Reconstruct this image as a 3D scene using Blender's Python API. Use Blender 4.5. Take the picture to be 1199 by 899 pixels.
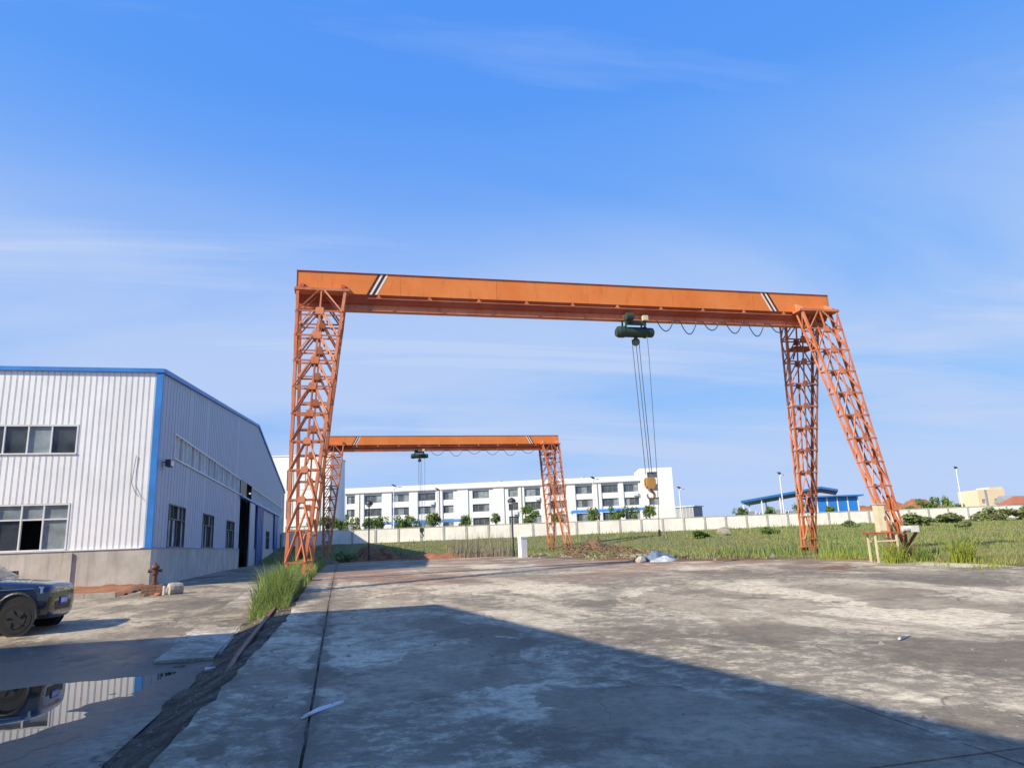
import bpy, bmesh, math, random
import numpy as np
from mathutils import Vector, Matrix, noise
random.seed(7)
RNG = np.random.default_rng(11)
R = math.radians
scene = bpy.context.scene
for o in list(bpy.data.objects):
    bpy.data.objects.remove(o)
col = scene.collection

# ------------------------------------------------------------------ camera
# world axes follow the site: +Y along the crane rails, +X across the yard
F_PX, PITCH, ROLL, YAW = 830.0, 0.220274, -0.0400859, 0.2384146
cd = bpy.data.cameras.new('camera')
cam = bpy.data.objects.new('camera', cd)
col.objects.link(cam)
cd.sensor_fit = 'HORIZONTAL'
cd.sensor_width = 36.0
cd.lens = F_PX / 1199.0 * 36.0
cd.clip_start = 0.1
cd.clip_end = 9000
fw = Vector((0, math.cos(PITCH), math.sin(PITCH)))
r0 = Vector((1, 0, 0))
u0 = Vector((0, -math.sin(PITCH), math.cos(PITCH)))
rt = r0 * math.cos(ROLL) + u0 * math.sin(ROLL)
up = -r0 * math.sin(ROLL) + u0 * math.cos(ROLL)
rz = Matrix.Rotation(-YAW, 3, 'Z')
fw, rt, up = rz @ fw, rz @ rt, rz @ up
m3 = Matrix((rt, up, -fw)).transposed()
cam.matrix_world = Matrix.Translation((0, 0, 1.65)) @ m3.to_4x4()
scene.camera = cam

# ------------------------------------------------------------------ sun and sky
SUN_AZ, SUN_EL = R(247.0), R(35.0)          # azimuth clockwise from +Y
sp = Vector((math.sin(SUN_AZ) * math.cos(SUN_EL), math.cos(SUN_AZ) * math.cos(SUN_EL), math.sin(SUN_EL)))
sl = bpy.data.lights.new('sun', 'SUN')
sl.energy = 4.9
sl.angle = R(0.55)
sl.color = (1.0, 0.875, 0.66)
sun = bpy.data.objects.new('sun', sl)
col.objects.link(sun)
sun.rotation_euler = (-sp).to_track_quat('-Z', 'Y').to_euler()
sun.location = sp * 200

world = bpy.data.worlds.new('World')
scene.world = world
world.use_nodes = True
wt = world.node_tree
for n in list(wt.nodes):
    wt.nodes.remove(n)


class NT:
    """small helper that adds nodes and wires them"""
    def __init__(self, tree):
        self.t = tree

    def n(self, kind, **kw):
        nd = self.t.nodes.new(kind)
        ins = kw.pop('ins', {})
        for k, v in kw.items():
            setattr(nd, k, v)
        for k, v in ins.items():
            self.set(nd, k, v)
        return nd

    def set(self, nd, k, v):
        s = nd.inputs[k]
        if isinstance(v, bpy.types.NodeSocket):
            self.t.links.new(v, s)
        elif isinstance(v, bpy.types.Node):
            self.t.links.new(v.outputs[0], s)
        else:
            s.default_value = v

    def math(self, op, a, b=None, clamp=False):
        nd = self.n('ShaderNodeMath', operation=op, use_clamp=clamp)
        self.set(nd, 0, a)
        if b is not None:
            self.set(nd, 1, b)
        return nd.outputs[0]

    def ramp(self, fac, stops, interp='LINEAR'):
        nd = self.n('ShaderNodeValToRGB')
        nd.color_ramp.interpolation = interp
        e = nd.color_ramp.elements
        while len(e) < len(stops):
            e.new(0.5)
        for i, (p, c) in enumerate(stops):
            e[i].position = p
            e[i].color = (c, c, c, 1) if not hasattr(c, '__len__') else (*c[:3], 1)
        self.set(nd, 0, fac)
        return nd.outputs[0]

    def mix(self, fac, a, b, blend='MIX'):
        nd = self.n('ShaderNodeMix', data_type='RGBA', blend_type=blend, clamp_factor=True)
        self.set(nd, 0, fac)
        for i, v in ((6, a), (7, b)):
            if hasattr(v, '__len__') and not isinstance(v, bpy.types.NodeSocket):
                v = (*v[:3], 1)
            self.set(nd, i, v)
        return nd.outputs[2]

    def noise(self, vec, scale, detail=5.0, rough=0.55, dist=0.0):
        nd = self.n('ShaderNodeTexNoise')
        self.set(nd, 'Vector', vec)
        nd.inputs['Scale'].default_value = scale
        nd.inputs['Detail'].default_value = detail
        nd.inputs['Roughness'].default_value = rough
        nd.inputs['Distortion'].default_value = dist
        return nd.outputs[0]

    def mapping(self, vec, scale=(1, 1, 1), rot=(0, 0, 0), loc=(0, 0, 0)):
        nd = self.n('ShaderNodeMapping')
        self.set(nd, 'Vector', vec)
        nd.inputs['Scale'].default_value = scale
        nd.inputs['Rotation'].default_value = rot
        nd.inputs['Location'].default_value = loc
        return nd.outputs[0]


w = NT(wt)
sky = w.n('ShaderNodeTexSky', sky_type='NISHITA')
sky.sun_disc = False
sky.sun_elevation = SUN_EL
sky.sun_rotation = SUN_AZ
sky.altitude = 100
sky.air_density = 1.0
sky.dust_density = 0.6
sky.ozone_density = 2.2
# a film-like response: red stays linear, green and blue are compressed towards the highlights
sc = w.n('ShaderNodeSeparateColor', ins={0: sky.outputs[0]})
sr = w.math('MINIMUM', w.math('MULTIPLY', w.math('POWER', sc.outputs[0], 0.78), 0.52), 3.6)
sg = w.math('MULTIPLY', w.math('POWER', sc.outputs[1], 0.42), 1.27)
sb = w.math('MULTIPLY', w.math('POWER', sc.outputs[2], 0.06), 3.95)
hs = w.n('ShaderNodeCombineColor', ins={0: sr, 1: sg, 2: sb})
tc = w.n('ShaderNodeTexCoord')
sep = w.n('ShaderNodeSeparateXYZ', ins={0: tc.outputs['Generated']})
zc = w.math('MAXIMUM', sep.outputs[2], 0.02)
den = w.math('ADD', zc, 0.10)
cx = w.math('DIVIDE', sep.outputs[0], den)
cy = w.math('DIVIDE', sep.outputs[1], den)
cv = w.n('ShaderNodeCombineXYZ', ins={0: cx, 1: cy})
cm = w.mapping(cv, scale=(0.55, 1.0, 1.0), rot=(0, 0, R(24)), loc=(3.1, 1.7, 0))
n1 = w.noise(cm, 0.75, 7, 0.52, 0.5)
n2 = w.noise(w.mapping(cv, scale=(0.30, 1.5, 1), rot=(0, 0, R(38))), 0.9, 6, 0.55, 0.8)
low = w.ramp(sep.outputs[2], [(0.0, 1.0), (0.24, 0.95), (0.36, 0.70), (0.46, 0.25), (0.56, 0.0)])
bank = w.math('MULTIPLY', w.ramp(n1, [(0.32, 0.22), (0.48, 0.70), (0.60, 1.0)]), low)
wisp = w.math('MULTIPLY', w.ramp(n2, [(0.50, 0.0), (0.64, 0.65)]), w.ramp(sep.outputs[2], [(0.0, 1.0), (0.75, 0.6), (1.0, 0.2)]))
cl = w.math('ADD', w.math('MULTIPLY', bank, 0.95), w.math('MULTIPLY', wisp, 0.9), clamp=True)
skyc = w.mix(cl, hs.outputs[0], (2.30, 2.92, 4.22))
bg = w.n('ShaderNodeBackground', ins={'Color': skyc, 'Strength': 0.15})
wo = w.n('ShaderNodeOutputWorld', ins={0: bg.outputs[0]})

scene.view_settings.view_transform = 'Standard'
scene.view_settings.look = 'None'
scene.view_settings.exposure = 0.55
scene.view_settings.gamma = 1.0
scene.view_settings.use_curve_mapping = False
scene.render.engine = 'CYCLES'


# ------------------------------------------------------------------ helpers
def tag(o, label=None, cat=None, group=None, kind=None):
    if label: o['label'] = label
    if cat: o['category'] = cat
    if group: o['group'] = group
    if kind: o['kind'] = kind
    return o


def empty(name, loc=(0, 0, 0), rz=0.0, parent=None):
    o = bpy.data.objects.new(name, None)
    col.objects.link(o)
    o.location = loc
    o.rotation_euler = (0, 0, rz)
    o.empty_display_size = 0.3
    o.parent = parent
    return o


def link(name, me, parent=None, loc=None):
    o = bpy.data.objects.new(name, me)
    col.objects.link(o)
    o.parent = parent
    if loc is not None:
        o.location = loc
    return o


def copy_tree(o, parent=None):
    c = o.copy()
    col.objects.link(c)
    c.parent = parent
    for ch in list(o.children):
        copy_tree(ch, c)
    return c


class MB:
    def __init__(self):
        self.v = []
        self.f = []

    def add(self, vs, fs):
        k = len(self.v)
        self.v += [tuple(p) for p in vs]
        self.f += [tuple(i + k for i in f) for f in fs]
        return self

    def box(self, x0, x1, y0, y1, z0, z1):
        return self.add([(x0, y0, z0), (x1, y0, z0), (x1, y1, z0), (x0, y1, z0), (x0, y0, z1), (x1, y0, z1), (x1, y1, z1), (x0, y1, z1)],
                        [(3, 2, 1, 0), (4, 5, 6, 7), (0, 1, 5, 4), (1, 2, 6, 5), (2, 3, 7, 6), (3, 0, 4, 7)])

    def bar(self, p0, p1, wd, ht, upv=(0, 0, 1)):
        p0, p1 = Vector(p0), Vector(p1)
        d = (p1 - p0).normalized()
        u = Vector(upv)
        s = d.cross(u)
        if s.length < 1e-4:
            s = d.cross(Vector((1, 0, 0)))
        s.normalize()
        u = s.cross(d).normalized()
        vs = []
        for p in (p0, p1):
            for a, b in ((-1, -1), (1, -1), (1, 1), (-1, 1)):
                vs.append(p + s * (a * wd / 2) + u * (b * ht / 2))
        return self.add(vs, [(3, 2, 1, 0), (4, 5, 6, 7), (0, 1, 5, 4), (1, 2, 6, 5), (2, 3, 7, 6), (3, 0, 4, 7)])

    def angle(self, p0, p1, wd, sx, sy, th=0.014):
        """an L section along p0-p1: one leg along sx, one along sy"""
        p0, p1, sx, sy = Vector(p0), Vector(p1), Vector(sx).normalized(), Vector(sy).normalized()
        prof = [sx * 0, sx * wd, sx * wd + sy * th, sx * th + sy * th, sx * th + sy * wd, sy * wd]
        vs = [p0 + q for q in prof] + [p1 + q for q in prof]
        fs = [tuple(range(5, -1, -1)), tuple(range(6, 12))]
        fs += [(i, (i + 1) % 6, 6 + (i + 1) % 6, 6 + i) for i in range(6)]
        return self.add(vs, fs)

    def prism(self, pts, axis, a0, a1):
        """polygon pts (2D) swept along axis 'x','y','z' from a0 to a1"""
        def P(q, a):
            return (a, q[0], q[1]) if axis == 'x' else (q[0], a, q[1]) if axis == 'y' else (q[0], q[1], a)
        n = len(pts)
        vs = [P(q, a0) for q in pts] + [P(q, a1) for q in pts]
        fs = [tuple(range(n - 1, -1, -1)), tuple(range(n, 2 * n))]
        fs += [(i, (i + 1) % n, n + (i + 1) % n, n + i) for i in range(n)]
        return self.add(vs, fs)

    def tube(self, pts, rad, n=6, caps=True):
        pts = [Vector(p) for p in pts]
        rads = rad if hasattr(rad, '__len__') else [rad] * len(pts)
        k = len(self.v)
        ref = Vector((0.31, 0.77, 0.55)).normalized()
        for i, p in enumerate(pts):
            d = (pts[min(i + 1, len(pts) - 1)] - pts[max(i - 1, 0)]).normalized()
            s = d.cross(ref).normalized()
            t = d.cross(s)
            for j in range(n):
                a = 2 * math.pi * j / n
                self.v.append(tuple(p + (s * math.cos(a) + t * math.sin(a)) * rads[i]))
        for i in range(len(pts) - 1):
            for j in range(n):
                a, b = k + i * n + j, k + i * n + (j + 1) % n
                self.f.append((a, b, b + n, a + n))
        if caps:
            self.f.append(tuple(k + j for j in range(n - 1, -1, -1)))
            e = k + (len(pts) - 1) * n
            self.f.append(tuple(e + j for j in range(n)))
        return self

    def lathe(self, prof, c=(0, 0, 0), axis='z', n=16):
        """prof: list of (radius, height)"""
        k = len(self.v)
        for r_, h in prof:
            for j in range(n):
                a = 2 * math.pi * j / n
                q = (r_ * math.cos(a), r_ * math.sin(a), h)
                if axis == 'x': q = (q[2], q[0], q[1])
                if axis == 'y': q = (q[1], q[2], q[0])
                self.v.append((q[0] + c[0], q[1] + c[1], q[2] + c[2]))
        for i in range(len(prof) - 1):
            for j in range(n):
                a, b = k + i * n + j, k + i * n + (j + 1) % n
                self.f.append((a, b, b + n, a + n))
        self.f.append(tuple(k + j for j in range(n - 1, -1, -1)))
        e = k + (len(prof) - 1) * n
        self.f.append(tuple(e + j for j in range(n)))
        return self

    def mesh(self, name, mat=None, smooth=False):
        me = bpy.data.meshes.new(name)
        me.from_pydata(self.v, [], self.f)
        if mat: me.materials.append(mat)
        if smooth:
            me.shade_smooth()
        return me

    def build(self, name, mat, parent=None, loc=None, smooth=False):
        return link(name, self.mesh(name, mat, smooth), parent, loc)


def raw_mesh(name, verts, faces, mat, n=3):
    """big meshes from numpy arrays; faces all with n corners"""
    me = bpy.data.meshes.new(name)
    nv, nf = len(verts), len(faces)
    me.vertices.add(nv)
    me.vertices.foreach_set('co', np.asarray(verts, dtype=np.float32).ravel())
    me.loops.add(nf * n)
    me.loops.foreach_set('vertex_index', np.asarray(faces, dtype=np.int32).ravel())
    me.polygons.add(nf)
    me.polygons.foreach_set('loop_start', np.arange(0, nf * n, n, dtype=np.int32))
    me.polygons.foreach_set('loop_total', np.full(nf, n, dtype=np.int32))
    me.update(calc_edges=True)
    if mat: me.materials.append(mat)
    return me


# ------------------------------------------------------------------ materials
MATS = {}


def simple(name, color, rough=0.6, var=0.25, scale=3.0, dark=None, streak=0.0, metal=0.0, bump=0.0, spec=0.5, bscale=None, island=0.0):
    m = bpy.data.materials.new(name)
    m.use_nodes = True
    t = NT(m.node_tree)
    bs = m.node_tree.nodes['Principled BSDF']
    geo = t.n('ShaderNodeNewGeometry')
    pos = geo.outputs['Position']
    nz = t.noise(pos, scale, 6, 0.6)
    dk = dark or tuple(c * (1 - var) for c in color)
    br = tuple(min(1, c * (1 + var * 0.45)) for c in color)
    c = t.mix(t.ramp(nz, [(0.30, 0.0), (0.70, 1.0)]), dk, br)
    if streak:
        sn = t.noise(t.mapping(pos, scale=(4.5, 4.5, 0.35)), 1.2, 5, 0.6)
        c = t.mix(t.math('MULTIPLY', t.ramp(sn, [(0.50, 0.0), (0.72, 1.0)]), streak), c, tuple(q * 0.45 for q in color))
    if island:
        rnd = geo.outputs['Random Per Island']
        c = t.mix(island, c, t.mix(rnd, tuple(q * 0.45 for q in color), tuple(min(1, q * 1.5) for q in color)))
    t.set(bs, 'Base Color', c)
    t.set(bs, 'Roughness', t.math('ADD', t.math('MULTIPLY', nz, 0.22), rough - 0.11, clamp=True))
    bs.inputs['Metallic'].default_value = metal
    bs.inputs['Specular IOR Level'].default_value = spec
    if bump:
        b = t.n('ShaderNodeBump', ins={'Strength': min(1, bump), 'Distance': 0.02, 'Height': t.noise(pos, bscale or scale * 6, 6, 0.65)})
        t.set(bs, 'Normal', b.outputs[0])
    MATS[name] = m
    return m


def rusty(name, paint, rust=(0.16, 0.055, 0.025), amt=0.5, fade=None, rough=0.55):
    m = bpy.data.materials.new(name)
    m.use_nodes = True
    t = NT(m.node_tree)
    bs = m.node_tree.nodes['Principled BSDF']
    pos = t.n('ShaderNodeNewGeometry').outputs['Position']
    f = fade or tuple(min(1, c * 1.2 + 0.03) for c in paint)
    c = t.mix(t.ramp(t.noise(pos, 0.8, 4, 0.6), [(0.35, 0.0), (0.68, 1.0)]), paint, f)
    st = t.noise(t.mapping(pos, scale=(2.4, 2.4, 0.5)), 1.7, 7, 0.68)
    k = t.ramp(st, [(0.60 - 0.12 * amt, 0.0), (0.74, 0.85)])
    sp_ = t.ramp(t.noise(pos, 9.0, 5, 0.7), [(0.60, 0.0), (0.72, 0.7)])
    k = t.math('MULTIPLY', t.math('MAXIMUM', k, sp_), amt)
    c = t.mix(k, c, rust)
    t.set(bs, 'Base Color', c)
    t.set(bs, 'Roughness', t.math('ADD', t.math('MULTIPLY', k, 0.3), rough))
    b = t.n('ShaderNodeBump', ins={'Strength': 0.15, 'Distance': 0.01, 'Height': t.noise(pos, 6, 4, 0.6)})
    t.set(bs, 'Normal', b.outputs[0])
    MATS[name] = m
    return m


def glass(name, tint=(0.03, 0.04, 0.05), rough=0.04, coat=0.6):
    m = bpy.data.materials.new(name)
    m.use_nodes = True
    t = NT(m.node_tree)
    bs = m.node_tree.nodes['Principled BSDF']
    pos = t.n('ShaderNodeNewGeometry').outputs['Position']
    nz = t.noise(pos, 1.3, 4, 0.6)
    t.set(bs, 'Base Color', t.mix(t.ramp(nz, [(0.35, 0.0), (0.7, 1.0)]), tint, tuple(c * 1.9 + 0.015 for c in tint)))
    t.set(bs, 'Roughness', t.math('ADD', t.math('MULTIPLY', nz, 0.10), rough))
    bs.inputs['Specular IOR Level'].default_value = 0.8
    b = t.n('ShaderNodeBump', ins={'Strength': 0.05, 'Distance': 0.05, 'Height': t.noise(pos, 0.7, 2, 0.5)})
    t.set(bs, 'Normal', b.outputs[0])
    MATS[name] = m
    return m


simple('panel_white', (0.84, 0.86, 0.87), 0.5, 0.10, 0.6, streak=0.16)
simple('panel_shade_grey', (0.37, 0.44, 0.55), 0.5, 0.10, 0.4, streak=0.12)  # gable's shade is put into this colour: darker and bluer than the facade sheets
simple('trim_blue', (0.035, 0.22, 0.62), 0.45, 0.2, 1.2)
simple('door_blue', (0.02, 0.10, 0.36), 0.5, 0.25, 1.0, streak=0.3)
simple('plinth_cement', (0.52, 0.495, 0.44), 0.9, 0.28, 0.9, streak=0.5, bump=0.3, bscale=8)
simple('window_frame', (0.72, 0.74, 0.75), 0.45, 0.1, 2.0)
simple('dark_frame', (0.06, 0.07, 0.08), 0.5, 0.2, 2.0)
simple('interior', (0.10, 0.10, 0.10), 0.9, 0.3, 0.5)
simple('roof_sheet', (0.30, 0.38, 0.48), 0.5, 0.15, 0.5)
glass('pane_dark', (0.025, 0.03, 0.035))
glass('pane_grey', (0.16, 0.19, 0.20), 0.12)
glass('pane_light', (0.34, 0.40, 0.44), 0.15)
glass('pane_far', (0.05, 0.06, 0.07), 0.08)
rusty('crane_orange', (0.68, 0.185, 0.030), amt=0.42, fade=(0.74, 0.235, 0.055))
rusty('crane_leg', (0.48, 0.135, 0.052), amt=0.75, fade=(0.58, 0.235, 0.125))
rusty('crane_red', (0.30, 0.045, 0.022), amt=0.5, fade=(0.40, 0.09, 0.05))
rusty('steel_rust', (0.17, 0.075, 0.04), amt=0.6)
rusty('hoist_green', (0.012, 0.034, 0.026), rust=(0.05, 0.045, 0.03), amt=0.55, fade=(0.035, 0.062, 0.048))
rusty('hook_yellow', (0.36, 0.19, 0.04), rust=(0.12, 0.06, 0.02), amt=0.6)
simple('rope_dark', (0.035, 0.035, 0.04), 0.6, 0.3, 6)
simple('cable_blue', (0.02, 0.035, 0.07), 0.5, 0.3, 6)
simple('stripe_white', (0.78, 0.76, 0.72), 0.5, 0.15, 4)
simple('stripe_black', (0.03, 0.03, 0.035), 0.5, 0.2, 4)
simple('box_cream', (0.62, 0.55, 0.38), 0.5, 0.2, 2, streak=0.3)
simple('wall_white', (0.86, 0.84, 0.77), 0.85, 0.14, 0.5, streak=0.28, bump=0.15)
simple('wall_post', (0.50, 0.48, 0.44), 0.9, 0.25, 1.0, streak=0.35)
simple('far_white', (0.74, 0.75, 0.76), 0.7, 0.08, 0.15, streak=0.16)
simple('far_blue_grey', (0.60, 0.65, 0.72), 0.7, 0.06, 0.1)  # even pale blue-grey for air conditioners, mesh shed trim and a house wall
simple('far_grey', (0.28, 0.30, 0.33), 0.7, 0.15, 0.3)
simple('far_cream', (0.66, 0.55, 0.40), 0.8, 0.1, 0.1)
simple('canopy_blue', (0.03, 0.17, 0.46), 0.5, 0.15, 0.3)
simple('sheet_blue', (0.02, 0.20, 0.66), 0.5, 0.12, 0.3)
simple('lamp_white', (0.75, 0.77, 0.80), 0.4, 0.08, 2)
simple('lamp_black', (0.03, 0.032, 0.035), 0.5, 0.2, 2)
simple('brick_red', (0.36, 0.13, 0.075), 0.9, 0.3, 2.0)
simple('red_soil', (0.30, 0.125, 0.060), 0.95, 0.4, 1.1, bump=0.6, bscale=7)
simple('brown_soil', (0.17, 0.105, 0.065), 0.95, 0.45, 1.6, bump=0.7, bscale=8)
simple('stone_grey', (0.30, 0.28, 0.25), 0.9, 0.35, 4.0, bump=0.5, bscale=20)
simple('concrete_block', (0.40, 0.37, 0.32), 0.9, 0.3, 3.0, bump=0.4, bscale=20, streak=0.3)
simple('hydrant_red', (0.13, 0.045, 0.03), 0.6, 0.4, 9.0, bump=0.3, bscale=30)
simple('grass_blade', (0.285, 0.305, 0.120), 0.6, 0.45, 0.30, dark=(0.235, 0.205, 0.110), island=0.55, spec=0.25)
simple('grass_tall', (0.225, 0.300, 0.085), 0.55, 0.35, 0.8, island=0.5, spec=0.25)
simple('weed_yellow', (0.30, 0.36, 0.06), 0.55, 0.3, 1.0, island=0.5, spec=0.25)
simple('leaf_green', (0.155, 0.245, 0.065), 0.55, 0.4, 0.9, island=0.6, spec=0.3)
simple('leaf_fresh', (0.17, 0.25, 0.06), 0.55, 0.4, 0.9, island=0.6, spec=0.3)
simple('leaf_dark', (0.230, 0.280, 0.115), 0.6, 0.4, 0.9, island=0.6, spec=0.3)
simple('bark', (0.12, 0.09, 0.065), 0.9, 0.4, 6)
simple('reed_grey', (0.24, 0.21, 0.155), 0.8, 0.3, 2, island=0.5)
simple('brick_old', (0.23, 0.125, 0.085), 0.9, 0.35, 6.0, bump=0.4)
simple('brushwood', (0.20, 0.135, 0.085), 0.9, 0.4, 2, island=0.6)
simple('tarp_blue', (0.15, 0.20, 0.28), 0.55, 0.5, 1.6, bump=0.3, bscale=6)
simple('tarp_pale', (0.42, 0.45, 0.50), 0.55, 0.35, 2.4)
simple('litter_white', (0.58, 0.59, 0.59), 0.5, 0.15, 8)
simple('tyre', (0.012, 0.012, 0.013), 0.85, 0.3, 8)
simple('rim', (0.05, 0.052, 0.056), 0.5, 0.15, 6, metal=0.6)
simple('plastic_black', (0.018, 0.019, 0.021), 0.5, 0.2, 6)
simple('plate_blue', (0.02, 0.07, 0.55), 0.4, 0.1, 6)
simple('chrome', (0.72, 0.74, 0.78), 0.15, 0.1, 6, metal=1.0)
simple('lamp_lens', (0.55, 0.58, 0.62), 0.12, 0.1, 6)
cp = simple('car_paint', (0.006, 0.009, 0.026), 0.28, 0.1, 2)
cp.node_tree.nodes['Principled BSDF'].inputs['Coat Weight'].default_value = 1.0
cp.node_tree.nodes['Principled BSDF'].inputs['Coat Roughness'].default_value = 0.04
glass('car_glass', (0.01, 0.015, 0.02), 0.0)
for k in ('grass_blade', 'grass_tall', 'weed_yellow', 'leaf_green', 'leaf_fresh', 'leaf_dark'):
    nt_ = MATS[k].node_tree
    b_ = nt_.nodes['Principled BSDF']
    tr = nt_.nodes.new('ShaderNodeBsdfTranslucent')
    mx = nt_.nodes.new('ShaderNodeMixShader')
    mx.inputs[0].default_value = 0.30
    src = b_.inputs['Base Color'].links[0].from_socket
    nt_.links.new(src, tr.inputs[0])
    nt_.links.new(b_.outputs[0], mx.inputs[1])
    nt_.links.new(tr.outputs[0], mx.inputs[2])
    nt_.links.new(mx.outputs[0], nt_.nodes['Material Output'].inputs[0])


def concrete_material(name, base, light, dark, wet=0.0, seed=0.0, red=0.0):
    m = bpy.data.materials.new(name)
    m.use_nodes = True
    t = NT(m.node_tree)
    bs = m.node_tree.nodes['Principled BSDF']
    geo = t.n('ShaderNodeNewGeometry')
    pos = t.mapping(geo.outputs['Position'], loc=(seed, seed * 0.7, 0))
    big = t.noise(pos, 0.16, 9, 0.66, 0.4)
    mid = t.noise(t.mapping(pos, scale=(1.15, 0.75, 1)), 0.30, 13, 0.68, 0.3)
    fine = t.noise(pos, 7.0, 8, 0.75)
    grit = t.noise(pos, 60.0, 3, 0.6)
    c = t.mix(t.ramp(big, [(0.44, 0.0), (0.56, 1.0)]), dark, base)
    c = t.mix(t.math('MULTIPLY', t.ramp(mid, [(0.475, 0.0), (0.545, 1.0)]), 0.85), c, light)
    # skin of old topping that has peeled off in patches: a crisp ragged edge
    pn = t.noise(t.mapping(pos, scale=(1.0, 0.72, 1), loc=(7.3, 2.1, 0)), 0.27, 13, 0.60, 0.25)
    peel = t.ramp(pn, [(0.522, 0.0), (0.530, 1.0)])
    c = t.mix(t.math('MULTIPLY', peel, 0.80), c, tuple(min(1, q * 1.18) for q in light))
    # dark damp and oil stains, and drag marks across the lane
    sn = t.noise(t.mapping(pos, scale=(1.1, 0.7, 1), loc=(1.3, 9.1, 0)), 0.20, 14, 0.68, 0.6)
    stain = t.ramp(sn, [(0.475, 0.0), (0.525, 0.85), (0.62, 1.0)])
    st2 = t.noise(t.mapping(pos, scale=(1.1, 0.8, 1), loc=(4, 4, 0)), 0.9, 12, 0.74)
    stain = t.math('MAXIMUM', stain, t.ramp(st2, [(0.55, 0.0), (0.62, 0.7)]))
    brk = t.ramp(t.noise(pos, 3.1, 9, 0.8), [(0.40, 0.2), (0.52, 1.0)])
    stain = t.math('MULTIPLY', stain, brk)
    if red:
        jx = t.n('ShaderNodeSeparateXYZ', ins={0: geo.outputs['Position']})
        jd = t.math('ABSOLUTE', t.math('ADD', jx.outputs[0], 0.30))
        jd = t.math('ADD', jd, t.math('MULTIPLY', t.math('SUBTRACT', t.noise(pos, 1.7, 8, 0.7), 0.55), 0.9))
        stain = t.math('MAXIMUM', stain, t.ramp(jd, [(0.02, 0.95), (0.13, 0.0)]))
    c = t.mix(t.math('MULTIPLY', stain, 0.84), c, tuple(q * 0.34 for q in dark))
    # shrinkage cracks
    wv = t.n('ShaderNodeVectorMath', operation='ADD')
    t.set(wv, 0, pos)
    wn = t.n('ShaderNodeTexNoise')
    t.set(wn, 'Vector', pos)
    wn.inputs['Scale'].default_value = 1.1
    wn.inputs['Detail'].default_value = 7
    t.set(wv, 1, wn.outputs['Color'])
    vo = t.n('ShaderNodeTexVoronoi', feature='DISTANCE_TO_EDGE')
    t.set(vo, 'Vector', wv.outputs[0])
    vo.inputs['Scale'].default_value = 0.24
    crk = t.math('MULTIPLY', t.ramp(vo.outputs[0], [(0.0015, 1.0), (0.0045, 0.0)]), t.ramp(t.noise(pos, 0.3, 3, 0.5), [(0.47, 0.0), (0.55, 0.9)]))
    c = t.mix(crk, c, tuple(q * 0.25 for q in dark))
    if red:
        sx = t.n('ShaderNodeSeparateXYZ', ins={0: geo.outputs['Position']})
        near = t.ramp(t.math('MULTIPLY', sx.outputs[1], 0.01), [(0.19, 0.0), (0.27, 1.0)])
        rn = t.ramp(t.noise(pos, 0.23, 9, 0.68, 0.6), [(0.43, 0.0), (0.56, 1.0)])
        c = t.mix(t.math('MULTIPLY', t.math('MULTIPLY', near, rn), red), c, (0.24, 0.105, 0.055))
    sm = t.ramp(t.noise(pos, 0.9, 6, 0.7, 1.0), [(0.60, 0.0), (0.70, 0.45)])
    c = t.mix(sm, c, (0.13, 0.125, 0.075))
    c = t.mix(t.ramp(fine, [(0.34, 0.75), (0.56, 0.0)]), c, tuple(q * 0.40 for q in base))
    c = t.mix(t.math('MULTIPLY', t.ramp(grit, [(0.35, 0.0), (0.7, 1.0)]), 0.16), c, light)
    rough = t.math('SUBTRACT', 0.92, t.math('MULTIPLY', stain, 0.10))
    if wet:
        sx = t.n('ShaderNodeSeparateXYZ', ins={0: geo.outputs['Position']})
        # damp apron round the puddle, following the dip of the road
        dx = t.math('MULTIPLY', t.math('ADD', sx.outputs[0], 5.4), 0.27)
        dy = t.math('MULTIPLY', t.math('SUBTRACT', sx.outputs[1], 12.0), 0.155)
        dd = t.math('SQRT', t.math('ADD', t.math('MULTIPLY', dx, dx), t.math('MULTIPLY', dy, dy)))
        dd = t.math('ADD', dd, t.math('MULTIPLY', t.math('SUBTRACT', t.noise(pos, 0.9, 6, 0.6), 0.5), 0.55))
        wm = t.ramp(dd, [(0.78, 1.0), (1.15, 0.0)])
        c = t.mix(t.math('MULTIPLY', wm, wet), c, (0.035, 0.033, 0.032))
        rough = t.math('SUBTRACT', rough, t.math('MULTIPLY', wm, 0.45))
    t.set(bs, 'Base Color', c)
    t.set(bs, 'Roughness', rough)
    bs.inputs['Specular IOR Level'].default_value = 0.35
    h = t.math('ADD', t.math('SUBTRACT', t.math('MULTIPLY', peel, -0.8), crk), t.math('ADD', t.math('MULTIPLY', fine, 0.7), t.math('MULTIPLY', mid, 0.8)))
    b = t.n('ShaderNodeBump', ins={'Strength': 0.6, 'Distance': 0.02, 'Height': h})
    t.set(bs, 'Normal', b.outputs[0])
    MATS[name] = m
    return m


concrete_material('yard_concrete', (0.37, 0.312, 0.228), (0.56, 0.490, 0.368), (0.205, 0.170, 0.120), red=0.8)
concrete_material('road_concrete', (0.30, 0.25, 0.185), (0.43, 0.365, 0.27), (0.19, 0.155, 0.115), wet=0.85, seed=31.0)
concrete_material('strip_concrete', (0.44, 0.39, 0.31), (0.54, 0.48, 0.39), (0.26, 0.22, 0.17), seed=13.0)


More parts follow.
